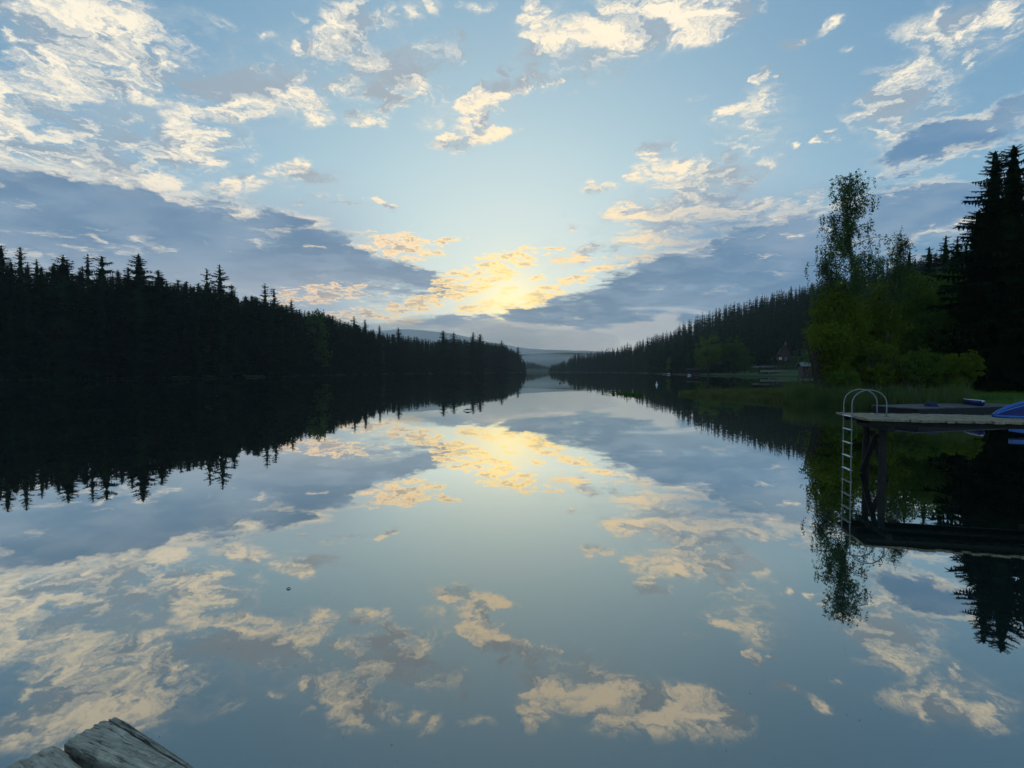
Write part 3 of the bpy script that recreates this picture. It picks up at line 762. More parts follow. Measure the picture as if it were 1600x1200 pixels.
def birch(px, py, Y, seed, label, crown_from, spread, n_limb, lean=(0, 0), leaf=0.085, gaps=0.0):
    """weeping birch: a straight stem, rising limbs and hanging leafy strings"""
    p = at(px, py, Y); gz = ground_z(p.x, Y); H = p.z - gz; g = np.random.default_rng(seed)
    u = np.linspace(0, 1, 12); st = np.column_stack([lean[0] * (1 - u) + 0.10 * np.sin(u * 5 + seed), lean[1] * (1 - u) + 0.08 * np.cos(u * 4), -0.2 + (H + 0.1) * u]); st[:, 0] -= st[-1, 0]; st[:, 1] -= st[-1, 1]
    paths = [(st, 0.13 * (1 - 0.93 * u))]; limbs = []; cs, rr = [], []
    for k in range(n_limb):
        t = crown_from + (0.97 - crown_from) * (k + g.random()) / n_limb; z = H * t
        a = g.uniform(0, 6.28); f = (1 - t) / (1 - crown_from); L = spread * (0.22 + 0.78 * f ** 0.75) * g.uniform(0.55, 1.15)
        b = np.array([np.interp(z, st[:, 2], st[:, 0]), np.interp(z, st[:, 2], st[:, 1]), z]); d = np.array([math.cos(a), math.sin(a), 0])
        q = np.linspace(0, 1, 6); lim = b + d * (L * q)[:, None] + np.array([0, 0, 1]) * (L * (0.85 * q - 0.55 * q ** 2))[:, None] + g.normal(0, 0.04, (6, 3)) * q[:, None]
        limbs.append((lim, 0.035 * (1 - 0.8 * q) + 0.004))
        for m in range(1, 6):
            for _ in range(int(g.integers(2, 5))):
                h0 = lim[m] + g.normal(0, 0.16, 3); ln = g.uniform(0.35, 1.15) * (0.5 + 0.7 * f)
                tw = np.array([h0, h0 + np.array([g.normal(0, .12), g.normal(0, .12), -ln * .5]), h0 + np.array([g.normal(0, .2), g.normal(0, .2), -ln])])
                limbs.append((tw, np.array([0.010, 0.007, 0.004])))
                for w in np.linspace(0, 1, max(2, int(ln / 0.16))):
                    if g.random() < gaps: continue
                    cs.append(h0 * (1 - w) + tw[2] * w); rr.append(0.13)
    lf = leaf_cloud(cs, np.array(rr), 6, leaf, seed + 3, 1.0, 0.4)
    r = tree_thing('birch_tree', (p.x, Y, gz), lf, tubes_np(paths, 7), M['leaf_birch'], M['birch_bark'], label, 'tree', 'birches on the right bank')
    link('limbs', np_mesh('limbs', *tubes_np(limbs, 4), True), M['bark'], r); return r
birch(1327, 266, 35.5, 91, 'tall thin-crowned birch rising above the green willows', 0.40, 2.6, 54, (0.9, 0), leaf=0.105)
birch(1409, 362, 37.5, 92, 'slim birch top leaning right beside the tall birch', 0.55, 1.2, 26, (-1.2, 0), gaps=.1)
birch(1290, 392, 36.5, 93, 'short side birch at the left foot of the tall birch crown', 0.45, 1.3, 26, (0.5, 0))

G3 = 'leafy trees on the right bank'
leafy_at(1262, 1350, 440, 35.0, 101, M['leaf_olive'], 'olive-green willow leaning over the reeds, leftmost leafy tree of the right bank', G3, 'willow_tree', 340, 60, 0.02, .15, trunks=3)
leafy_at(1268, 1330, 500, 33.0, 102, M['leaf_olive'], 'low olive-green willow bush at the water in front of the leaning willow', G3, 'willow_tree', 220, 60, 0.0, .14, trunks=4)
leafy_at(1325, 1415, 432, 38.0, 103, M['leaf_olive'], 'olive-green tree behind the foot of the tall birch', G3, dens=340, n_per=60, low=0.02, leaf=.15, trunks=2)
leafy_at(1385, 1465, 418, 42.0, 104, M['leaf_mid'], 'mid-green rounded tree between the birches and the spruces', G3, dens=340, n_per=56, low=0.02, leaf=.17, trunks=2)
leafy_at(1440, 1520, 408, 45.0, 105, M['leaf_dark'], 'dark green broadleaf tree against the big spruces', G3, dens=340, n_per=56, low=0.02, leaf=.17, trunks=2)
leafy_at(1405, 1500, 470, 38.0, 106, M['leaf_dark'], 'dark broad bush tree below the mid-green rounded tree', G3, dens=300, n_per=56, low=0.0, leaf=.15, trunks=3)
G4 = 'bushes along the right bank'
leafy_at(1335, 1420, 528, 33.0, 107, M['leaf_olive'], 'olive bush behind the reeds under the tall birch', G4, 'bush', 200, 54, 0.0, .12, trunks=4)
leafy_at(1400, 1478, 540, 32.0, 108, M['leaf_mid'], 'mid-green bush behind the reeds, middle of the bank', G4, 'bush', 180, 54, 0.0, .12, trunks=4)
leafy_at(1462, 1532, 545, 32.0, 109, M['leaf_olive'], 'rounded bush at the edge of the lawn', G4, 'bush', 170, 54, 0.0, .12, trunks=4)
leafy_at(1515, 1560, 572, 37.0, 110, M['leaf_dark'], 'small dark bush in the shade of the big spruces', G4, 'bush', 120, 50, 0.0, .12, trunks=4)
leafy_at(1560, 1625, 570, 38.0, 111, M['leaf_dark'], 'dark bush behind the lawn at the right picture edge', G4, 'bush', 120, 50, 0.0, .12, trunks=4)
leafy_at(1292, 1345, 572, 30.8, 112, M['leaf_mid'], 'low shore bush where the reed spit meets the bank', G4, 'bush', 120, 50, 0.0, .11, trunks=4)
# ------------------------------------------------------------------ wood and other materials
def wood(name, dark, light, axis_scale, moss=0.0, rough=0.85, bstr=0.7):
    m, N = new_mat(name); p = tc(N)
    oi = N.new('ShaderNodeObjectInfo'); rnd = Sk(N.nt, oi.outputs['Random'])
    q = N.vm('ADD', N.vm('MULTIPLY', p, axis_scale), N.vec(rnd * 31.0, rnd * 17.0, rnd * 9.0))
    g = N.noise(q, 1.0, 8, 0.68, 0.6); blot = N.noise(p, 9.0, 5, 0.6)
    c = N.mix(g.ramp(0.32, 0.68), dark, light)
    c = N.mix(blot.smooth(0.5, 0.68) * 0.5, c, tuple(x * 1.5 for x in light))
    crack = N.noise(N.vm('MULTIPLY', q, (1.6, 1.6, 1.6)), 1.0, 3, 0.5, 0.3).smooth(0.60, 0.66)
    c = N.mix(crack * 0.85, c, tuple(x * 0.25 for x in dark))
    if moss: c = N.mix(N.noise(p, 14.0, 6, 0.7).smooth(0.52, 0.62) * moss, c, (0.075, 0.105, 0.070))
    c = N.mix(rnd * 0.35, c, tuple(x * 0.6 for x in light))
    return finish(m, N, bsdf(N, c, rough, bump=g - crack * 0.5, bstr=bstr, bdist=0.006))
M['jetty_wood'] = wood('jetty_planks', (0.12, 0.092, 0.056), (0.34, 0.27, 0.17), (40, 3, 40))
M['old_wood'] = wood('weathered_planks', (0.17, 0.135, 0.09), (0.60, 0.51, 0.37), (9, 120, 120), 0.55, bstr=1.0)
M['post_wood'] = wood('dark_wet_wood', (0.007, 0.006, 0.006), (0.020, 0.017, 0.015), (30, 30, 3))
M['raft_top'] = wood('grey_deck_boards', (0.055, 0.05, 0.048), (0.13, 0.12, 0.115), (3, 30, 30))
M['raft_side'] = wood('tarred_boards', (0.006, 0.006, 0.008), (0.014, 0.013, 0.015), (3, 30, 30))
M['steel'] = plain('galvanised_steel', (0.20, 0.21, 0.21), 0.5, 0.4, 0.12)
M['steel_rung'] = plain('polished_rung_steel', (0.78, 0.78, 0.75), 0.6, 0.0, 0.08, spec=0.1)
M['blue_hull'] = plain('blue_plastic', (0.012, 0.085, 0.32), 0.35, 0, 0.15, spec=0.5, bstr=0.02)
M['blue_dark'] = plain('navy_plastic', (0.006, 0.012, 0.09), 0.5, 0, 0.2, bstr=0.02)
M['blue_sheen'] = plain('painted_blue_sheen', (0.05, 0.22, 0.55), 0.35, 0, 0.1, spec=0.5, bstr=0.02)  # lighter blue standing in for sky sheen on the upturned hull
M['white'] = plain('white_paint', (0.75, 0.76, 0.74), 0.5, 0, 0.08, bstr=0.03)
M['black'] = plain('black_rubber', (0.012, 0.012, 0.013), 0.6)
M['house_wall'] = plain('dark_stained_boards', (0.045, 0.028, 0.022), 0.85)
M['house_roof'] = plain('dark_red_roof', (0.10, 0.028, 0.024), 0.8, scale=3.0)
M['boathouse_wall'] = plain('brown_boathouse_boards', (0.030, 0.018, 0.020), 0.85)
M['shed_roof'] = plain('grey_roof_felt', (0.11, 0.12, 0.115), 0.8)
M['glass'] = plain('window_glass', (0.30, 0.36, 0.40), 0.12, 0.0, 0.1, spec=0.9, bstr=0.0)
M['stone'] = plain('bank_stone', (0.17, 0.15, 0.125), 0.95, var=0.4, scale=2.5, bstr=0.8)
M['hedge'] = leaf_mat('hedge_leaves', (0.012, 0.030, 0.012), (0.028, 0.055, 0.018), 0.2)

# ------------------------------------------------------------------ bathing jetty on the right
JA = Vector((6.61, 9.5, 0)); JD = Vector((0.972, -0.234, 0)).normalized(); JW = Vector((0.234, 0.972, 0)).normalized(); JZ = 1.2; JWID = 1.52
JM = Matrix((JD, JW, Vector((0, 0, 1)))).transposed().to_4x4(); JM.translation = JA
jet = empty('bathing_jetty', JA, math.atan2(JD.y, JD.x)); tag(jet, 'weathered wooden bathing jetty with a cross-braced post frame at the right', 'jetty')
gj = random.Random(5)
x = 0.0; npl = 0
while x < 7.6:
    w = gj.uniform(0.125, 0.155); b = MB(); e0 = gj.uniform(-0.05, 0.035); e1 = JWID + gj.uniform(-0.03, 0.04)
    vs = b.box(((x + w / 2), (e0 + e1) / 2, JZ - 0.02 + gj.uniform(-0.006, 0.006)), (w - 0.008, e1 - e0, 0.042))
    bmesh.ops.subdivide_edges(b.bm, edges=[e for e in b.bm.edges if abs((e.verts[0].co - e.verts[1].co).y) > 0.5], cuts=5)
    for v in b.bm.verts: v.co.z += gj.uniform(-0.004, 0.004); v.co.x += gj.uniform(-0.003, 0.003)
    b.build('plank', M['jetty_wood'], jet); x += w
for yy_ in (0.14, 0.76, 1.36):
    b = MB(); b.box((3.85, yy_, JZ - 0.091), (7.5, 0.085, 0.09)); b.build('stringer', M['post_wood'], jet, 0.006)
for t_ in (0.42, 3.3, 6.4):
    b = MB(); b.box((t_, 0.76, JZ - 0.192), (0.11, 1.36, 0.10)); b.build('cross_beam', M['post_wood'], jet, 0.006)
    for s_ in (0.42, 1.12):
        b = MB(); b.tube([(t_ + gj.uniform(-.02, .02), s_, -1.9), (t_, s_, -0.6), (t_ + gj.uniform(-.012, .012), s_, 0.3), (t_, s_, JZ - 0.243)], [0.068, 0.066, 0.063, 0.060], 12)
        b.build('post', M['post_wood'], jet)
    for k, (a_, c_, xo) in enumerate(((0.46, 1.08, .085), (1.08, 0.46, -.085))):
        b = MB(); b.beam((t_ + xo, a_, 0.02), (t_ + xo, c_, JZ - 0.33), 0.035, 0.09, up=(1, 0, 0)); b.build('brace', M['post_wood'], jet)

lad = empty('swim_ladder', JA + JD * -0.03 + JW * 0.83, math.atan2(JD.y, JD.x)); tag(lad, 'steel bathing ladder with two arched handrails at the jetty end', 'ladder')
for s_ in (-0.205, 0.205):
    pts = [(0, s_, -0.9), (0, s_, 0.3), (0, s_, JZ + 0.24)]
    for k in range(1, 13):
        a = math.pi * k / 12; pts.append((0.30 - 0.30 * math.cos(a), s_, JZ + 0.25 + 0.27 * math.sin(a)))
    pts += [(0.60, s_, JZ + 0.1), (0.60, s_, JZ + 0.006)]
    b = MB(); b.tube(pts, 0.0105, 10); b.build('handrail', M['steel'], lad)
    b = MB(); b.tube([(0.60, s_, JZ + 0.008), (0.60, s_, JZ + 0.020)], 0.05, 14); b.build('foot_plate', M['steel'], lad)
for k in range(5):
    z = JZ - 0.01 - 0.268 * k
    b = MB(); b.box((0.0, 0, z), (0.060, 0.380, 0.012)); b.build('rung', M['steel_rung'], lad, 0.004)

# ------------------------------------------------------------------ second, lower jetty behind it
p0 = at(1432, 638, 21.4); p1 = at(1620, 633.5, 23.4)
dd = Vector((p1.x - p0.x, p1.y - p0.y, 0)).normalized(); RZ = p0.z; rr_ = math.atan2(dd.y, dd.x)
raft = empty('swim_platform', (p0.x, p0.y, 0), rr_); tag(raft, 'low dark platform jetty with grey boards, behind the bathing jetty', 'jetty')
L_ = 7.0
for k in range(10):
    b = MB(); b.box((L_ / 2 + gj.uniform(-.06, .06), 0.10 + 0.2 * k, RZ - 0.02 + gj.uniform(-.004, .004)), (L_, 0.19, 0.04)); b.build('deck_board', M['raft_top'], raft)
b = MB(); b.box((L_ / 2, -0.03, RZ - 0.25), (L_ - 0.1, 0.04, 0.42)); b.build('side_board', M['raft_side'], raft)
b = MB(); b.box((0.06, 1.0, RZ - 0.25), (0.04, 1.9, 0.42)); b.build('side_board', M['raft_side'], raft)
for a_ in (0.4, 2.6, 4.8, 6.7):
    for s_ in (0.12, 1.8):
        b = MB(); b.tube([(a_, s_, -1.6), (a_, s_, RZ - 0.042)], 0.085, 10); b.build('post', M['post_wood'], raft)

def hull(name, L, Wd, Hh, loc, rz, tilt, mats, label, cat, rim=0.04, up=0.25, group=None, bench=True):
    """small boat: pointed bow toward -x, transom stern; skin, gunwale rim, inside, thwart"""
    n, mseg = 14, 9; V, F = [], []
    for i in range(n + 1):
        t = i / n; w = Wd / 2 * (math.sin(min(1, t * 1.55 + 0.02) * math.pi / 2) ** 0.75) * (1 - 0.15 * max(0, t - .6)); sh = Hh * (1 + up * (1 - t) ** 2.2)
        keel = Hh * 0.75 * max(0, 1 - t * 5) ** 1.6
        for j in range(mseg):
            a = -math.pi / 2 + math.pi * j / (mseg - 1); s = math.sin(a); c = math.cos(a)
            V.append((L * t - L / 2, w * math.copysign(abs(s) ** 0.7, s), keel + (sh - keel) * (1 - c ** 0.8 if c > 0 else 1)))
    for i in range(n):
        for j in range(mseg - 1):
            a = i * mseg + j; F.append((a, a + 1, a + mseg + 1, a + mseg))
    r = empty(name, loc, rz); r.rotation_euler = (tilt, 0, rz); tag(r, label, cat, group)
    me = np_mesh('hull', V, F, True); h = link('hull', me, mats[0], r)
    sm = h.modifiers.new('thick', 'SOLIDIFY'); sm.thickness = 0.03; sm.offset = 1
    V = np.array(V)
    for j in (0, mseg - 1):
        b = MB(); b.tube([Vector(V[i * mseg + j]) for i in range(n + 1)], rim, 8); b.build('rim', mats[1], r)
    b = MB(); st = [Vector(V[n * mseg + j]) for j in range(mseg)]; vv = [b.bm.verts.new(p) for p in st]; vv2 = [b.bm.verts.new(p + Vector((-0.04, 0, 0))) for p in st]
    b.bm.faces.new(vv); b.bm.faces.new(vv2[::-1])
    for k in range(len(vv)): b.bm.faces.new((vv[k], vv2[k], vv2[(k + 1) % len(vv)], vv[(k + 1) % len(vv)]))
    b.build('transom', mats[0], r)
    if bench:
        for t in (0.45, 0.75):
            b = MB(); b.box((L * t - L / 2, 0, Hh * 0.72), (0.18, Wd * 0.86, 0.03)); b.build('seat', mats[2], r)
    return r

# round-nosed blue hull lying upside down on the jetty, its nose to the left
bl = JA + JD * 2.55 + JW * 1.02
bo = empty('upturned_boat', (bl.x, bl.y, JZ + 0.004), math.atan2(JD.y, JD.x) + R(4)); tag(bo, 'bright blue upturned boat lying on the bathing jetty at the right picture edge', 'boat')
LB, n, mseg = 2.6, 28, 15; V, F = [], []
for i in range(n + 1):
    t = i / n; k_ = (1 - (1 - min(1, t / 0.75)) ** 2.2); w_ = 0.46 * k_ ** 0.6 + 0.01; h_ = 0.44 * k_ ** 0.75 + 0.01
    for j in range(mseg):
        a = math.pi * j / (mseg - 1); c_, s_ = math.cos(a), math.sin(a)
        V.append((LB * t, w_ * math.copysign(abs(c_) ** 0.8, c_), h_ * s_ ** 0.75))
for i in range(n):
    for j in range(mseg - 1): a = i * mseg + j; F.append((a, a + 1, a + mseg + 1, a + mseg))
h = link('hull', np_mesh('hull', V, F, True), M['blue_dark'], bo); sm = h.modifiers.new('thick', 'SOLIDIFY'); sm.thickness = 0.02; sm.offset = 1  # navy skin: the blue hull's shaded side put into its colour
for j, mt, rd, nm in ((7, 'blue_hull', 0.045, 'keel'), (9, 'blue_sheen', 0.014, 'sheen_strip'), (5, 'blue_sheen', 0.014, 'sheen_strip'), (0, 'blue_hull', 0.03, 'gunwale'), (14, 'blue_hull', 0.03, 'gunwale')):  # brighter keel and strips paint the sky-lit top of the hull
    b = MB(); b.tube([Vector(V[i * mseg + j]) + Vector((0, 0, 0.012 if nm != 'gunwale' else 0.02)) for i in range(n + 1)], rd, 8); b.build(nm, M[mt], bo)
# pale blue paddle board afloat behind the jetty
q = at(1577, 673, 16.6)
pb = empty('paddle_board', (q.x, q.y, 0.03), R(-22)); tag(pb, 'pale blue paddle board afloat under the jetties at the right picture edge', 'paddle board')
V = []; n = 24
for z_ in (0.0, 0.14):
    for i in range(2 * n):
        a = 2 * math.pi * i / (2 * n); V.append((1.55 - 1.55 * math.copysign(abs(math.cos(a)) ** .8, math.cos(a)), 0.40 * math.copysign(abs(math.sin(a)) ** .9, math.sin(a)), z_ + 0.10 * math.cos(a) * (math.cos(a) > 0)))
bm = bmesh.new(); vv = [bm.verts.new(v) for v in V]; bm.faces.new(vv[2 * n:]); bm.faces.new(vv[:2 * n][::-1])
for i in range(2 * n): bm.faces.new((vv[i], vv[(i + 1) % (2 * n)], vv[2 * n + (i + 1) % (2 * n)], vv[2 * n + i]))
bmesh.ops.recalc_face_normals(bm, faces=bm.faces[:]); me = bpy.data.meshes.new('board'); bm.to_mesh(me); bm.free(); link('board', me, M['blue_hull'], pb)
b = MB(); b.box((2.75, 0, -0.12), (0.22, 0.02, 0.22)); b.build('fin', M['black'], pb)

q = at(1524, 629.5, 23.4); hull('kayak', 1.9, 0.55, 0.19, (q.x, q.y, RZ + 0.0), R(60), R(10), (M['blue_dark'], M['white'], M['blue_dark']), 'small navy kayak with white rim lying on the low platform', 'kayak', 0.022, 0.3, None, False)
# folded navy cover near the platform tip
q = at(1454, 632, 22.6); b = MB()
for k in range(5): b.box((gj.uniform(-.06, .06), gj.uniform(-.05, .05), 0.02 + 0.032 * k), (0.34 - 0.03 * k, 0.5 - .04 * k, 0.03), Matrix.Rotation(gj.uniform(-.2, .2), 3, 'Z'))
tp = b.build('folded_tarpaulin', M['blue_dark'], None, 0.010); tp.location = (q.x, q.y, RZ + 0.004); tag(tp, 'folded navy blue tarpaulin at the left tip of the low platform', 'tarpaulin')

# ------------------------------------------------------------------ weathered planks in the near corner
PZ = 1.05
def near_plank(outline, thick, name='plank', z=PZ, mat='old_wood', parent=None, seed=1, rot=0.0):
    """board from its outline on the deck level; the upper face is cut fine and roughened"""
    g = random.Random(seed); P = [on_level(px, py, z) for px, py in outline] if not isinstance(outline[0], Vector) else outline
    c0, c1, c2, c3 = P                                          # near-left, far-left (end grain edge), far-right, near-right
    nu, nv = 46, 14; bm = bmesh.new(); top = []
    for i in range(nu + 1):
        row = []
        for j in range(nv + 1):
            u_, v_ = i / nu, j / nv; a = c0.lerp(c3, u_); b_ = c1.lerp(c2, u_); p = a.lerp(b_, v_)
            e = min(v_, 1 - v_) * nv; q_ = i
            if q_ < 2: p = p + (c3 - c0).normalized() * (g.uniform(-.5, 1) * 0.004 * (2 - q_))
            if e < 0.5: p = p + (c1 - c0).normalized() * g.uniform(-0.004, 0.004)
            zz = -0.008 * max(0, 1 - e) - 0.006 * max(0, 1 - q_ / 2) + g.uniform(-1, 1) * 0.0012 + 0.0016 * math.sin(v_ * 23 + seed + 2 * math.sin(u_ * 5)) * (0.5 + 0.5 * math.sin(u_ * 17 + seed))
            row.append(bm.verts.new((p.x, p.y, p.z + zz)))
        top.append(row)
    low = [[bm.verts.new((v.co.x, v.co.y, z - thick)) for v in row] for row in top]
    for i in range(nu):
        for j in range(nv):
            bm.faces.new((top[i][j], top[i + 1][j], top[i + 1][j + 1], top[i][j + 1]))
            bm.faces.new((low[i][j], low[i][j + 1], low[i + 1][j + 1], low[i + 1][j]))
    for i in range(nu):
        bm.faces.new((top[i][0], low[i][0], low[i + 1][0], top[i + 1][0])); bm.faces.new((top[i][nv], top[i + 1][nv], low[i + 1][nv], low[i][nv]))
    for j in range(nv):
        bm.faces.new((top[0][j], top[0][j + 1], low[0][j + 1], low[0][j])); bm.faces.new((top[nu][j], low[nu][j], low[nu][j + 1], top[nu][j + 1]))
    bmesh.ops.recalc_face_normals(bm, faces=bm.faces[:])
    # mesh kept in a frame whose x axis runs along the grain
    d = (c3 - c0).normalized(); a = math.atan2(d.y, d.x); o_ = c0.copy()
    bmesh.ops.transform(bm, matrix=Matrix.Rotation(-a, 4, 'Z') @ Matrix.Translation(-o_), verts=bm.verts[:])
    me = bpy.data.meshes.new(name); bm.to_mesh(me); bm.free()
    o = link(name, me, M[mat], None); o.location = o_; o.rotation_euler = (0, 0, a)
    if parent is not None: o.parent = parent; o.matrix_parent_inverse = parent.matrix_world.inverted()
    return o
def along(a, b, L): return a + (b - a).normalized() * L
dk = empty('wooden_deck', (0, 0, 0)); tag(dk, 'grey weathered deck planks at the lower left corner, right at the viewer', 'deck')
A0, A1 = on_level(100, 1156, PZ), on_level(196, 1200, PZ); B0, B1 = on_level(166, 1120, PZ), on_level(285, 1194, PZ)
near_plank([A0, B0, along(B0, B1, 1.9), along(A0, A1, 1.9)], 0.055, parent=dk, seed=3)
S0, S1 = on_level(181, 1117, PZ), on_level(306, 1200, PZ); T0, T1 = on_level(169, 1120, PZ), on_level(288, 1194.5, PZ)
near_plank([T0, S0, along(S0, S1, 1.9), along(T0, T1, 1.9)], 0.055, 'edge_strip', z=PZ - 0.002, parent=dk, seed=6)
C0, C1 = on_level(86, 1158, PZ), on_level(135, 1200, PZ); E1 = on_level(0, 1200, PZ)
e_ = along(C0, E1, 0.17)
near_plank([e_, C0, along(C0, C1, 1.9), along(e_, e_ + (C1 - C0), 1.9)], 0.055, parent=dk, seed=9)
for t_ in (0.55, 1.5):
    m0 = along(A0, A1, t_); d_ = (A1 - A0).normalized(); nrm = Vector((-d_.y, d_.x, 0))
    b = MB(); b.beam(m0 - nrm * 0.35 + Vector((0, 0, -0.115)), m0 + nrm * 0.12 + Vector((0, 0, -0.115)), 0.10, 0.12); b.build('joist', M['post_wood'], dk)
    for k in (0.28, -0.05):
        pp = m0 - nrm * k; b = MB(); b.tube([(pp.x, pp.y, -1.2), (pp.x, pp.y, PZ - 0.176)], 0.07, 10); b.build('post', M['post_wood'], dk)

# ------------------------------------------------------------------ reeds and grass
def blades(P, hmin, hmax, w, seed, lean=0.25):
    g = np.random.default_rng(seed); n = len(P); h = g.uniform(hmin, hmax, n); a = g.uniform(0, 6.28, n); s = np.column_stack([np.cos(a), np.sin(a), np.zeros(n)]) * (w * g.uniform(.6, 1.3, n))[:, None]
    l = np.column_stack([g.normal(0, lean, n), g.normal(0, lean, n), np.zeros(n)]) * h[:, None]
    z = np.column_stack([np.zeros(n), np.zeros(n), h])
    m_ = P + z * 0.55 + l * 0.35; t = P + z * (1 - 0.12 * np.abs(l).sum(1) / h)[:, None] + l
    V = np.stack([P - s, P + s, m_ + s * .8, t, m_ - s * .8], 1).reshape(-1, 3)
    i = np.arange(n)[:, None] * 5
    return V, np.concatenate([i + np.array([[0, 1, 2, 4]]), i + np.array([[4, 2, 3, 3]])])
def blades_tri(P, *a, **k):
    V, F = blades(P, *a, **k); n = len(P); i = np.arange(n)[:, None] * 5
    return V, np.concatenate([i + np.array([[0, 1, 2]]), i + np.array([[0, 2, 4]]), i + np.array([[4, 2, 3]])])
def ground_pts(n, xr, yr, ok, seed, dz=-0.03):
    g = np.random.default_rng(seed); P = np.column_stack([g.uniform(*xr, n), g.uniform(*yr, n)]); P = P[ok(P)]
    return np.column_stack([P, np.maximum(ground(P), -0.35) + dz])
# reeds along the bank behind the jetties
rp = ground_pts(60000, (15, 30), (18, 37), lambda P: (lambda s, px: (s > -0.5) & (s < 2.4) & (px > 1225) & (px < 1520) & (vnoise(P, 1.3, 4) > 0.30))(lake_sd(P), 800 + 800 * P[:, 0] / P[:, 1]), 21)
link_ = link('reeds', np_mesh('reeds', *blades_tri(rp, 0.55, 1.55, 0.012, 22, 0.12)), M['reed']); tag(link_, kind='stuff')
gp = ground_pts(120000, (13, 40), (24, 54), lambda P: (lambda s, px: (s > -0.15) & (s < 8) & (px > 1060) & (px < 1420))(lake_sd(P), 800 + 800 * P[:, 0] / P[:, 1]), 23)
o_ = link('grass', np_mesh('grass', *blades_tri(gp, 0.12, 0.48, 0.016, 24, 0.30)), M['grass']); tag(o_, kind='stuff')
gp = ground_pts(90000, (20, 60), (17, 48), lambda P: (lambda s, px: (s > 1.2) & (s < 22) & (px > 1440) & (px < 1680))(lake_sd(P), 800 + 800 * P[:, 0] / P[:, 1]), 25)
M['lawn'] = leaf_mat('lawn_blades', (0.075, 0.160, 0.018), (0.110, 0.200, 0.026), 0.35, 0.5)
o_ = link('lawn_grass', np_mesh('lawn_grass', *blades_tri(gp, 0.05, 0.16, 0.016, 26, 0.4)), M['lawn']); tag(o_, kind='stuff')

# stones edging the lawn
gs = random.Random(12)
for k, (px, py, s_, lab) in enumerate(((1546, 616, .34, 'flat grey bank stone at the left end of the lawn edge'), (1564, 618.5, .42, 'broad low bank stone, second along the lawn edge'), (1581, 617, .36, 'pale bank stone below the bright lawn'), (1597, 620, .45, 'big bank stone at the right picture edge under the lawn'), (1531, 619, .25, 'small dark bank stone beside the reeds'))):
    p = at(px, py, 22.5 + gs.uniform(-.6, .6)); gz = ground_z(p.x, p.y); bm = bmesh.new(); bmesh.ops.create_icosphere(bm, subdivisions=3, radius=1.0)
    for v in bm.verts:
        n_ = v.co.normalized(); f = 1 + 0.22 * math.sin(n_.x * 5 + k) + 0.16 * math.sin(n_.y * 7 + 2 * k) + 0.10 * math.sin(n_.z * 9 + k); v.co = Vector((n_.x * s_ * 1.3, n_.y * s_, n_.z * s_ * 0.55)) * f
    me = bpy.data.meshes.new('bank_stone'); bm.to_mesh(me); bm.free(); o = link('bank_stone', me, M['stone']); o.location = (p.x, p.y, gz + s_ * 0.15); o.rotation_euler = (0, 0, gs.uniform(0, 3))
    tag(o, lab, 'stone', 'stones edging the lawn')

# floating leaves in front of the far right shore
g2 = np.random.default_rng(31); c = on_level(985, 616); V, F = [], []
for k in range(90):
    x0, y0 = c.x + g2.normal(0, .75), c.y + g2.normal(0, 2.2); r0 = g2.uniform(.10, .22); b0 = len(V); a0 = g2.uniform(0, 6.28); tl = g2.uniform(0, .10)
    for j in range(10): a = a0 + 5.9 * j / 9; V.append((x0 + r0 * math.cos(a), y0 + r0 * math.sin(a), 0.015 + tl * (1 + math.cos(a - a0))))
    V.append((x0, y0, 0.012))
    for j in range(9): F.append((b0 + j, b0 + j + 1, b0 + 10))
o_ = link('lily_leaves', np_mesh('lily_leaves', V, F), M['leaf_dark']); tag(o_, kind='stuff')
# a few scraps of leaf on the near water
for k, (px, py, lab) in enumerate(((447, 920, 'tiny dark leaf afloat alone on the open water, left of centre'), (724, 642, 'pale straw afloat on the dark reflection of the headland'))):
    p = on_level(px, py); V = [(0, 0, .004), (.02, .012, .012), (.05, 0, .006), (.025, -.014, .014)]; V += [(v[0], v[1], v[2] - .003) for v in V]
    me = np_mesh('floating_leaf', np.array(V) * (1 if k == 0 else 9), [(0, 1, 2, 3), (7, 6, 5, 4), (0, 4, 5, 1), (1, 5, 6, 2), (2, 6, 7, 3), (3, 7, 4, 0)]); o = link('floating_leaf', me, M['bark'] if k == 0 else M['reed']); o.location = (p.x, p.y, 0); tag(o, lab, 'leaf')

# specks of pollen and seed fluff on the near water
g3 = np.random.default_rng(44); n = 420; Yp = 1.6 + 9.0 * g3.random(n) ** 1.4; Xp = Yp * g3.uniform(-1.02, 1.02, n); rp_ = g3.uniform(.0012, .0034, n) * (0.6 + Yp / 6); V, F = [], []
for x_, y_, r_ in zip(Xp, Yp, rp_):
    b0 = len(V); V += [(x_ + r_ * math.cos(a) * g3.uniform(.7, 1.5), y_ + r_ * math.sin(a), .0022) for a in np.arange(6) * 1.0472]; F.append(tuple(range(b0, b0 + 6)))
o_ = link('pollen_dust', np_mesh('pollen_dust', V, F), plain('pollen', (0.16, 0.16, 0.12), 0.9)); tag(o_, kind='stuff')

# buoys
def buoy(px, py, h, r, mat, label):
    p = on_level(px, py); r_ = empty('marker_buoy', (p.x, p.y, 0)); tag(r_, label, 'buoy')
    b = MB(); b.tube([(0, 0, -.12), (0, 0, 0.02), (0, 0, h * .30), (0, 0, h * .42)], [r * .7, r * 1.25, r * 1.2, r * .5], 12); b.build('float', mat, r_)
    b = MB(); b.tube([(0, 0, h * .41), (0, 0, h * .95), (0, 0, h)], [r * .42, r * .40, r * .2], 10); b.build('staff', mat, r_)
buoy(1026, 601.5, 0.50, 0.13, M['white'], 'white marker buoy afloat below the far right shore')
buoy(875, 599, 0.30, 0.13, M['black'], 'small dark buoy afloat below the right point of the gap')

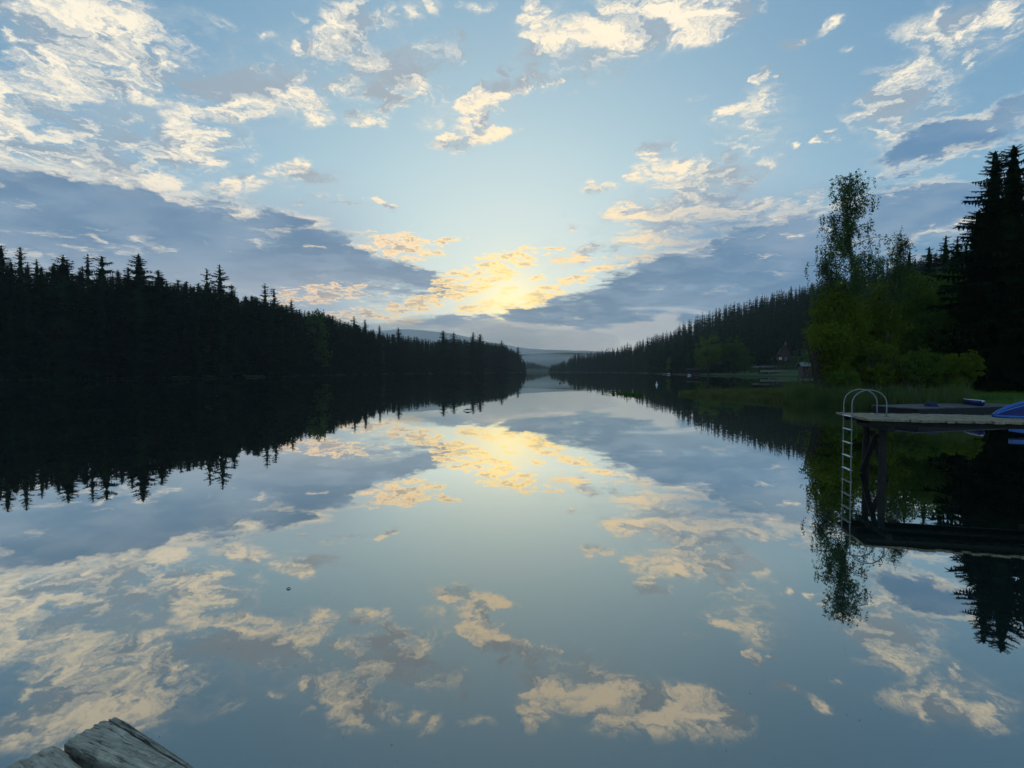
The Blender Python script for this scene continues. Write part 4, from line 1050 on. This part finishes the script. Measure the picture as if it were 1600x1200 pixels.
# boats and white specks on the far shore
q = on_level(1041, 585.0); hull('rowing_boat', 4.2, 1.3, 0.40, (q.x, q.y, -0.10), R(8), 0, (M['post_wood'], M['white'], M['white']), 'dark rowing boat with a white stern cover off the far right shore', 'boat', 0.06)
b = MB(); b.box((1.55, 0, 0.62), (1.0, 1.05, 0.42)); b.build('stern_cover', M['white'], bpy.data.objects['rowing_boat'], 0.08)
q = at(1076.5, 581, 216); hull('rowing_boat', 3.2, 1.2, 0.45, (q.x, q.y, max(ground_z(q.x, q.y), 0.0) + 0.05), R(60), 0.2, (M['white'], M['white'], M['white']), 'white dinghy on the shore in front of the flat-roofed shelter', 'boat', 0.06)

# ------------------------------------------------------------------ buildings of the far right shore
def house():
    Y = 238.0; p = at(1225, 556, Y); gz = ground_z(p.x, Y); rt = empty('holiday_house', (p.x, Y, gz), R(-28)); tag(rt, 'dark wooden holiday house with a steep red roof on the slope', 'house')
    w, l, hw, hr = 5.6, 7.0, 2.6, 8.2
    b = MB(); b.box((0, 0, hw / 2 - 0.4), (w, l, hw + 0.8))
    g0 = [b.bm.verts.new(v) for v in ((-w / 2, -l / 2 + .002, hw), (w / 2, -l / 2 + .002, hw), (0, -l / 2 + .002, hr - .2), (-w / 2, l / 2 - .002, hw), (w / 2, l / 2 - .002, hw), (0, l / 2 - .002, hr - .2))]
    b.bm.faces.new(g0[:3]); b.bm.faces.new(g0[3:])
    b.build('wall', M['house_wall'], rt)
    b = MB()
    for s in (-1, 1):
        a = [(s * (w / 2 + .5), -l / 2 - .6, hw - .7), (s * (w / 2 + .5), l / 2 + .6, hw - .7), (0, l / 2 + .6, hr), (0, -l / 2 - .6, hr)]
        vs = [b.bm.verts.new(v) for v in a]; vs2 = [b.bm.verts.new((v[0], v[1], v[2] + .22)) for v in a]
        b.bm.faces.new(vs); b.bm.faces.new(vs2)
        for k in range(4): b.bm.faces.new((vs[k], vs[(k + 1) % 4], vs2[(k + 1) % 4], vs2[k]))
    rf = b.build('roof', M['house_roof'], rt)
    for (yy_, zz) in ((-1.3, 5.4), (0.9, 5.4), (-1.2, 4.0)):
        s = -1; x_ = s * (w / 2 + .5) * (hr - zz) / (hr - hw + .7); b = MB()
        sl = math.atan2(hr - hw + .7, w / 2 + .5)
        b.box((x_ - .10, yy_, zz + .24), (0.95, 0.85, 0.10), Matrix.Rotation(-sl, 3, 'Y')); b.build('skylight', M['glass'], rf)
    b = MB(); b.box((0.6, .4, hr + 0.2), (0.6, 0.6, 1.6)); b.build('chimney', M['stone'], rf)
    b = MB(); b.box((0.8, -l / 2 - .04, 1.0), (0.95, 0.07, 2.1)); b.build('door', M['shed_roof'], rt)
    for xx in (-1.5,):
        b = MB(); b.box((xx, -l / 2 - .04, 1.5), (1.1, 0.07, 1.0)); wn_ = b.build('window', M['white'], rt)
        b = MB(); b.box((xx, -l / 2 - .085, 1.5), (0.92, 0.03, 0.82)); b.build('pane', M['glass'], wn_)
    for yy_ in (-2, 1.2):
        b = MB(); b.box((-w / 2 - .04, yy_, 1.5), (0.07, 1.1, 1.0)); wn_ = b.build('window', M['white'], rt)
        b = MB(); b.box((-w / 2 - .085, yy_, 1.5), (0.03, 0.92, 0.82)); b.build('pane', M['glass'], wn_)
house()

def boathouse():
    p = on_level(1269, 593.0); Y = p.y; rt = empty('boathouse', (p.x, Y, 0), R(-16)); tag(rt, 'dark brown boathouse on posts over the water behind the reed spit', 'boathouse')
    w, l, h = 4.9, 4.0, 2.7
    b = MB(); b.box((0, 0, 0.42), (w + .5, l + .8, 0.14)); b.build('deck', M['post_wood'], rt)
    for (cx, cy, sx, sy) in ((0, l / 2, w, .12), (-w / 2 + .06, -.06, .12, l - .124), (w / 2 - .06, -.06, .12, l - .124)):
        b = MB(); b.box((cx, cy, 0.5 + h / 2), (sx, sy, h)); b.build('wall', M['boathouse_wall'], rt)
    b = MB(); b.box((-w * .3, -l / 2 + .06, .5 + h / 2), (w * .38, .12, h)); b.build('wall', M['boathouse_wall'], rt)
    b = MB(); b.box((w * .18, -l / 2 + .02, .5 + h * .44), (w * .50, .06, h * .86)); b.build('door', M['raft_side'], rt)
    b = MB()
    for s in (-1, 1):
        a = [(-w / 2 - .5, s * (l / 2 + .5), h + .35), (w / 2 + .5, s * (l / 2 + .5), h + .35), (w / 2 + .5, 0, h + 1.25), (-w / 2 - .5, 0, h + 1.25)]
        vs = [b.bm.verts.new(v) for v in a]; vs2 = [b.bm.verts.new((v[0], v[1], v[2] + .14)) for v in a]
        b.bm.faces.new(vs); b.bm.faces.new(vs2)
        for k in range(4): b.bm.faces.new((vs[k], vs[(k + 1) % 4], vs2[(k + 1) % 4], vs2[k]))
    b.build('roof', M['shed_roof'], rt)
    for x_ in (-w / 2, 0, w / 2):
        for y_ in (-l / 2, l / 2):
            b = MB(); b.tube([(x_, y_, -1.5), (x_, y_, 0.35)], 0.11, 8); b.build('post', M['post_wood'], rt)
boathouse()

def shelter():
    Y = 222.0; p = at(1084, 583, Y); gz = max(ground_z(p.x, Y), .2); rt = empty('shelter', (p.x, Y, gz), R(-8)); tag(rt, 'open flat-roofed shelter on the far right shore', 'shelter')
    b = MB(); b.box((0, 0, 2.55), (5.6, 3.2, 0.22)); b.build('roof', M['shed_roof'], rt)
    for x_ in (-2.5, 0, 2.5):
        for y_ in (-1.35, 1.35):
            b = MB(); b.box((x_, y_, 1.1), (.16, .16, 2.68)); b.build('post', M['post_wood'], rt)
    b = MB(); b.box((0, 1.5, 1.0), (5.2, .1, 2.0)); b.build('back_wall', M['boathouse_wall'], rt)
    b = MB(); b.box((0.8, .3, .75), (1.8, .8, .07)); tb = b.build('table', M['jetty_wood'], rt)
shelter()
# clipped hedges in steps on the lawn below the house
for k, (pxa, pxb, py, Y, hh) in enumerate(((1172, 1266, 561, 226, 2.0), (1186, 1270, 573, 206, 2.6))):
    a, b_ = at(pxa, py, Y), at(pxb, py, Y); xs = np.arange(a.x, b_.x, .55); cs = []
    for x_ in xs:
        gz = ground_z(x_, Y)
        for zz in np.arange(.3, hh, .55): cs.append((x_, Y + random.uniform(-.3, .3), gz + zz))
    o = link('hedge', np_mesh('hedge', *leaf_cloud(cs, .55, 26, .26, 50 + k, .9)), M['hedge']); tag(o, ('upper clipped hedge below the red-roofed house', 'lower clipped hedge behind the boathouse')[k], 'hedge', 'hedges on the far lawn')
    b = MB(); gz = ground_z((a.x + b_.x) / 2, Y - 1.2); b.box(((a.x + b_.x) / 2, Y - 1.2, gz + .1), (b_.x - a.x, .35, .9)); o = b.build('garden_wall', M['stone'], None, .03)
    tag(o, ('low pale stone wall in front of the upper hedge', 'low pale stone wall in front of the lower hedge')[k], 'wall', 'walls on the far lawn')
q = at(1198, 568, 214); b = MB(); gz = ground_z(q.x, 212)
gb = empty('garden_bench', (q.x, 210.5, ground_z(q.x, 210.5))); tag(gb, 'white garden bench alone on the far lawn between the hedges', 'bench')
b = MB(); b.box((0, 0, .45), (1.6, .45, .06)); b.build('seat', M['white'], gb)
b = MB(); b.box((0, .24, .75), (1.6, .06, .55)); b.build('backrest', M['white'], gb)
for s in (-.7, .7):
    b = MB(); b.box((s, 0, .2), (.07, .42, .44)); b.build('leg', M['white'], gb)
# ------------------------------------------------------------------ evening air
m_, N_ = new_mat('evening_air')
pv = N_.new('ShaderNodeVolumePrincipled'); pv.inputs['Color'].default_value = (0.95, 0.98, 1.0, 1); pv.inputs['Density'].default_value = 0.00012
pv.inputs['Anisotropy'].default_value = 0.45
o_ = N_.new('ShaderNodeOutputMaterial'); N_.nt.links.new(pv.outputs[0], o_.inputs['Volume'])
hb = MB(); hb.box((0, 0, 218), (11000, 11000, 448))
hz_o = hb.build('haze', m_); tag(hz_o, kind='stuff')
scene.cycles.volume_bounces = 2
scene.cycles.caustics_reflective = False; scene.cycles.caustics_refractive = False; scene.cycles.max_bounces = 6; scene.cycles.diffuse_bounces = 2; scene.cycles.glossy_bounces = 3; scene.cycles.transparent_max_bounces = 8
# mist lying in the valley beyond the gap
m_, N_ = new_mat('valley_mist')
pv = N_.new('ShaderNodeVolumePrincipled'); pv.inputs['Color'].default_value = (0.97, 0.98, 1.0, 1); pv.inputs['Density'].default_value = 0.0022
pv.inputs['Anisotropy'].default_value = 0.45
o_ = N_.new('ShaderNodeOutputMaterial'); N_.nt.links.new(pv.outputs[0], o_.inputs['Volume'])
for (cx, cy, cz_, rx, ry, rz_) in ((110, 1900, 20, 340, 240, 44), (-450, 2750, 150, 900, 260, 130)):
    bm = bmesh.new(); bmesh.ops.create_icosphere(bm, subdivisions=4, radius=1.0)
    for v in bm.verts:
        n_ = v.co.copy(); f = 1 + 0.14 * math.sin(n_.x * 6 + 1) * math.cos(n_.y * 4) + 0.10 * math.sin(n_.x * 13 + 2)
        v.co = Vector((n_.x * rx * f, n_.y * ry * f, n_.z * rz_ * f))
    me = bpy.data.meshes.new('valley_mist'); bm.to_mesh(me); bm.free(); o = link('valley_mist', me, m_); o.location = (cx, cy, cz_); tag(o, kind='stuff')
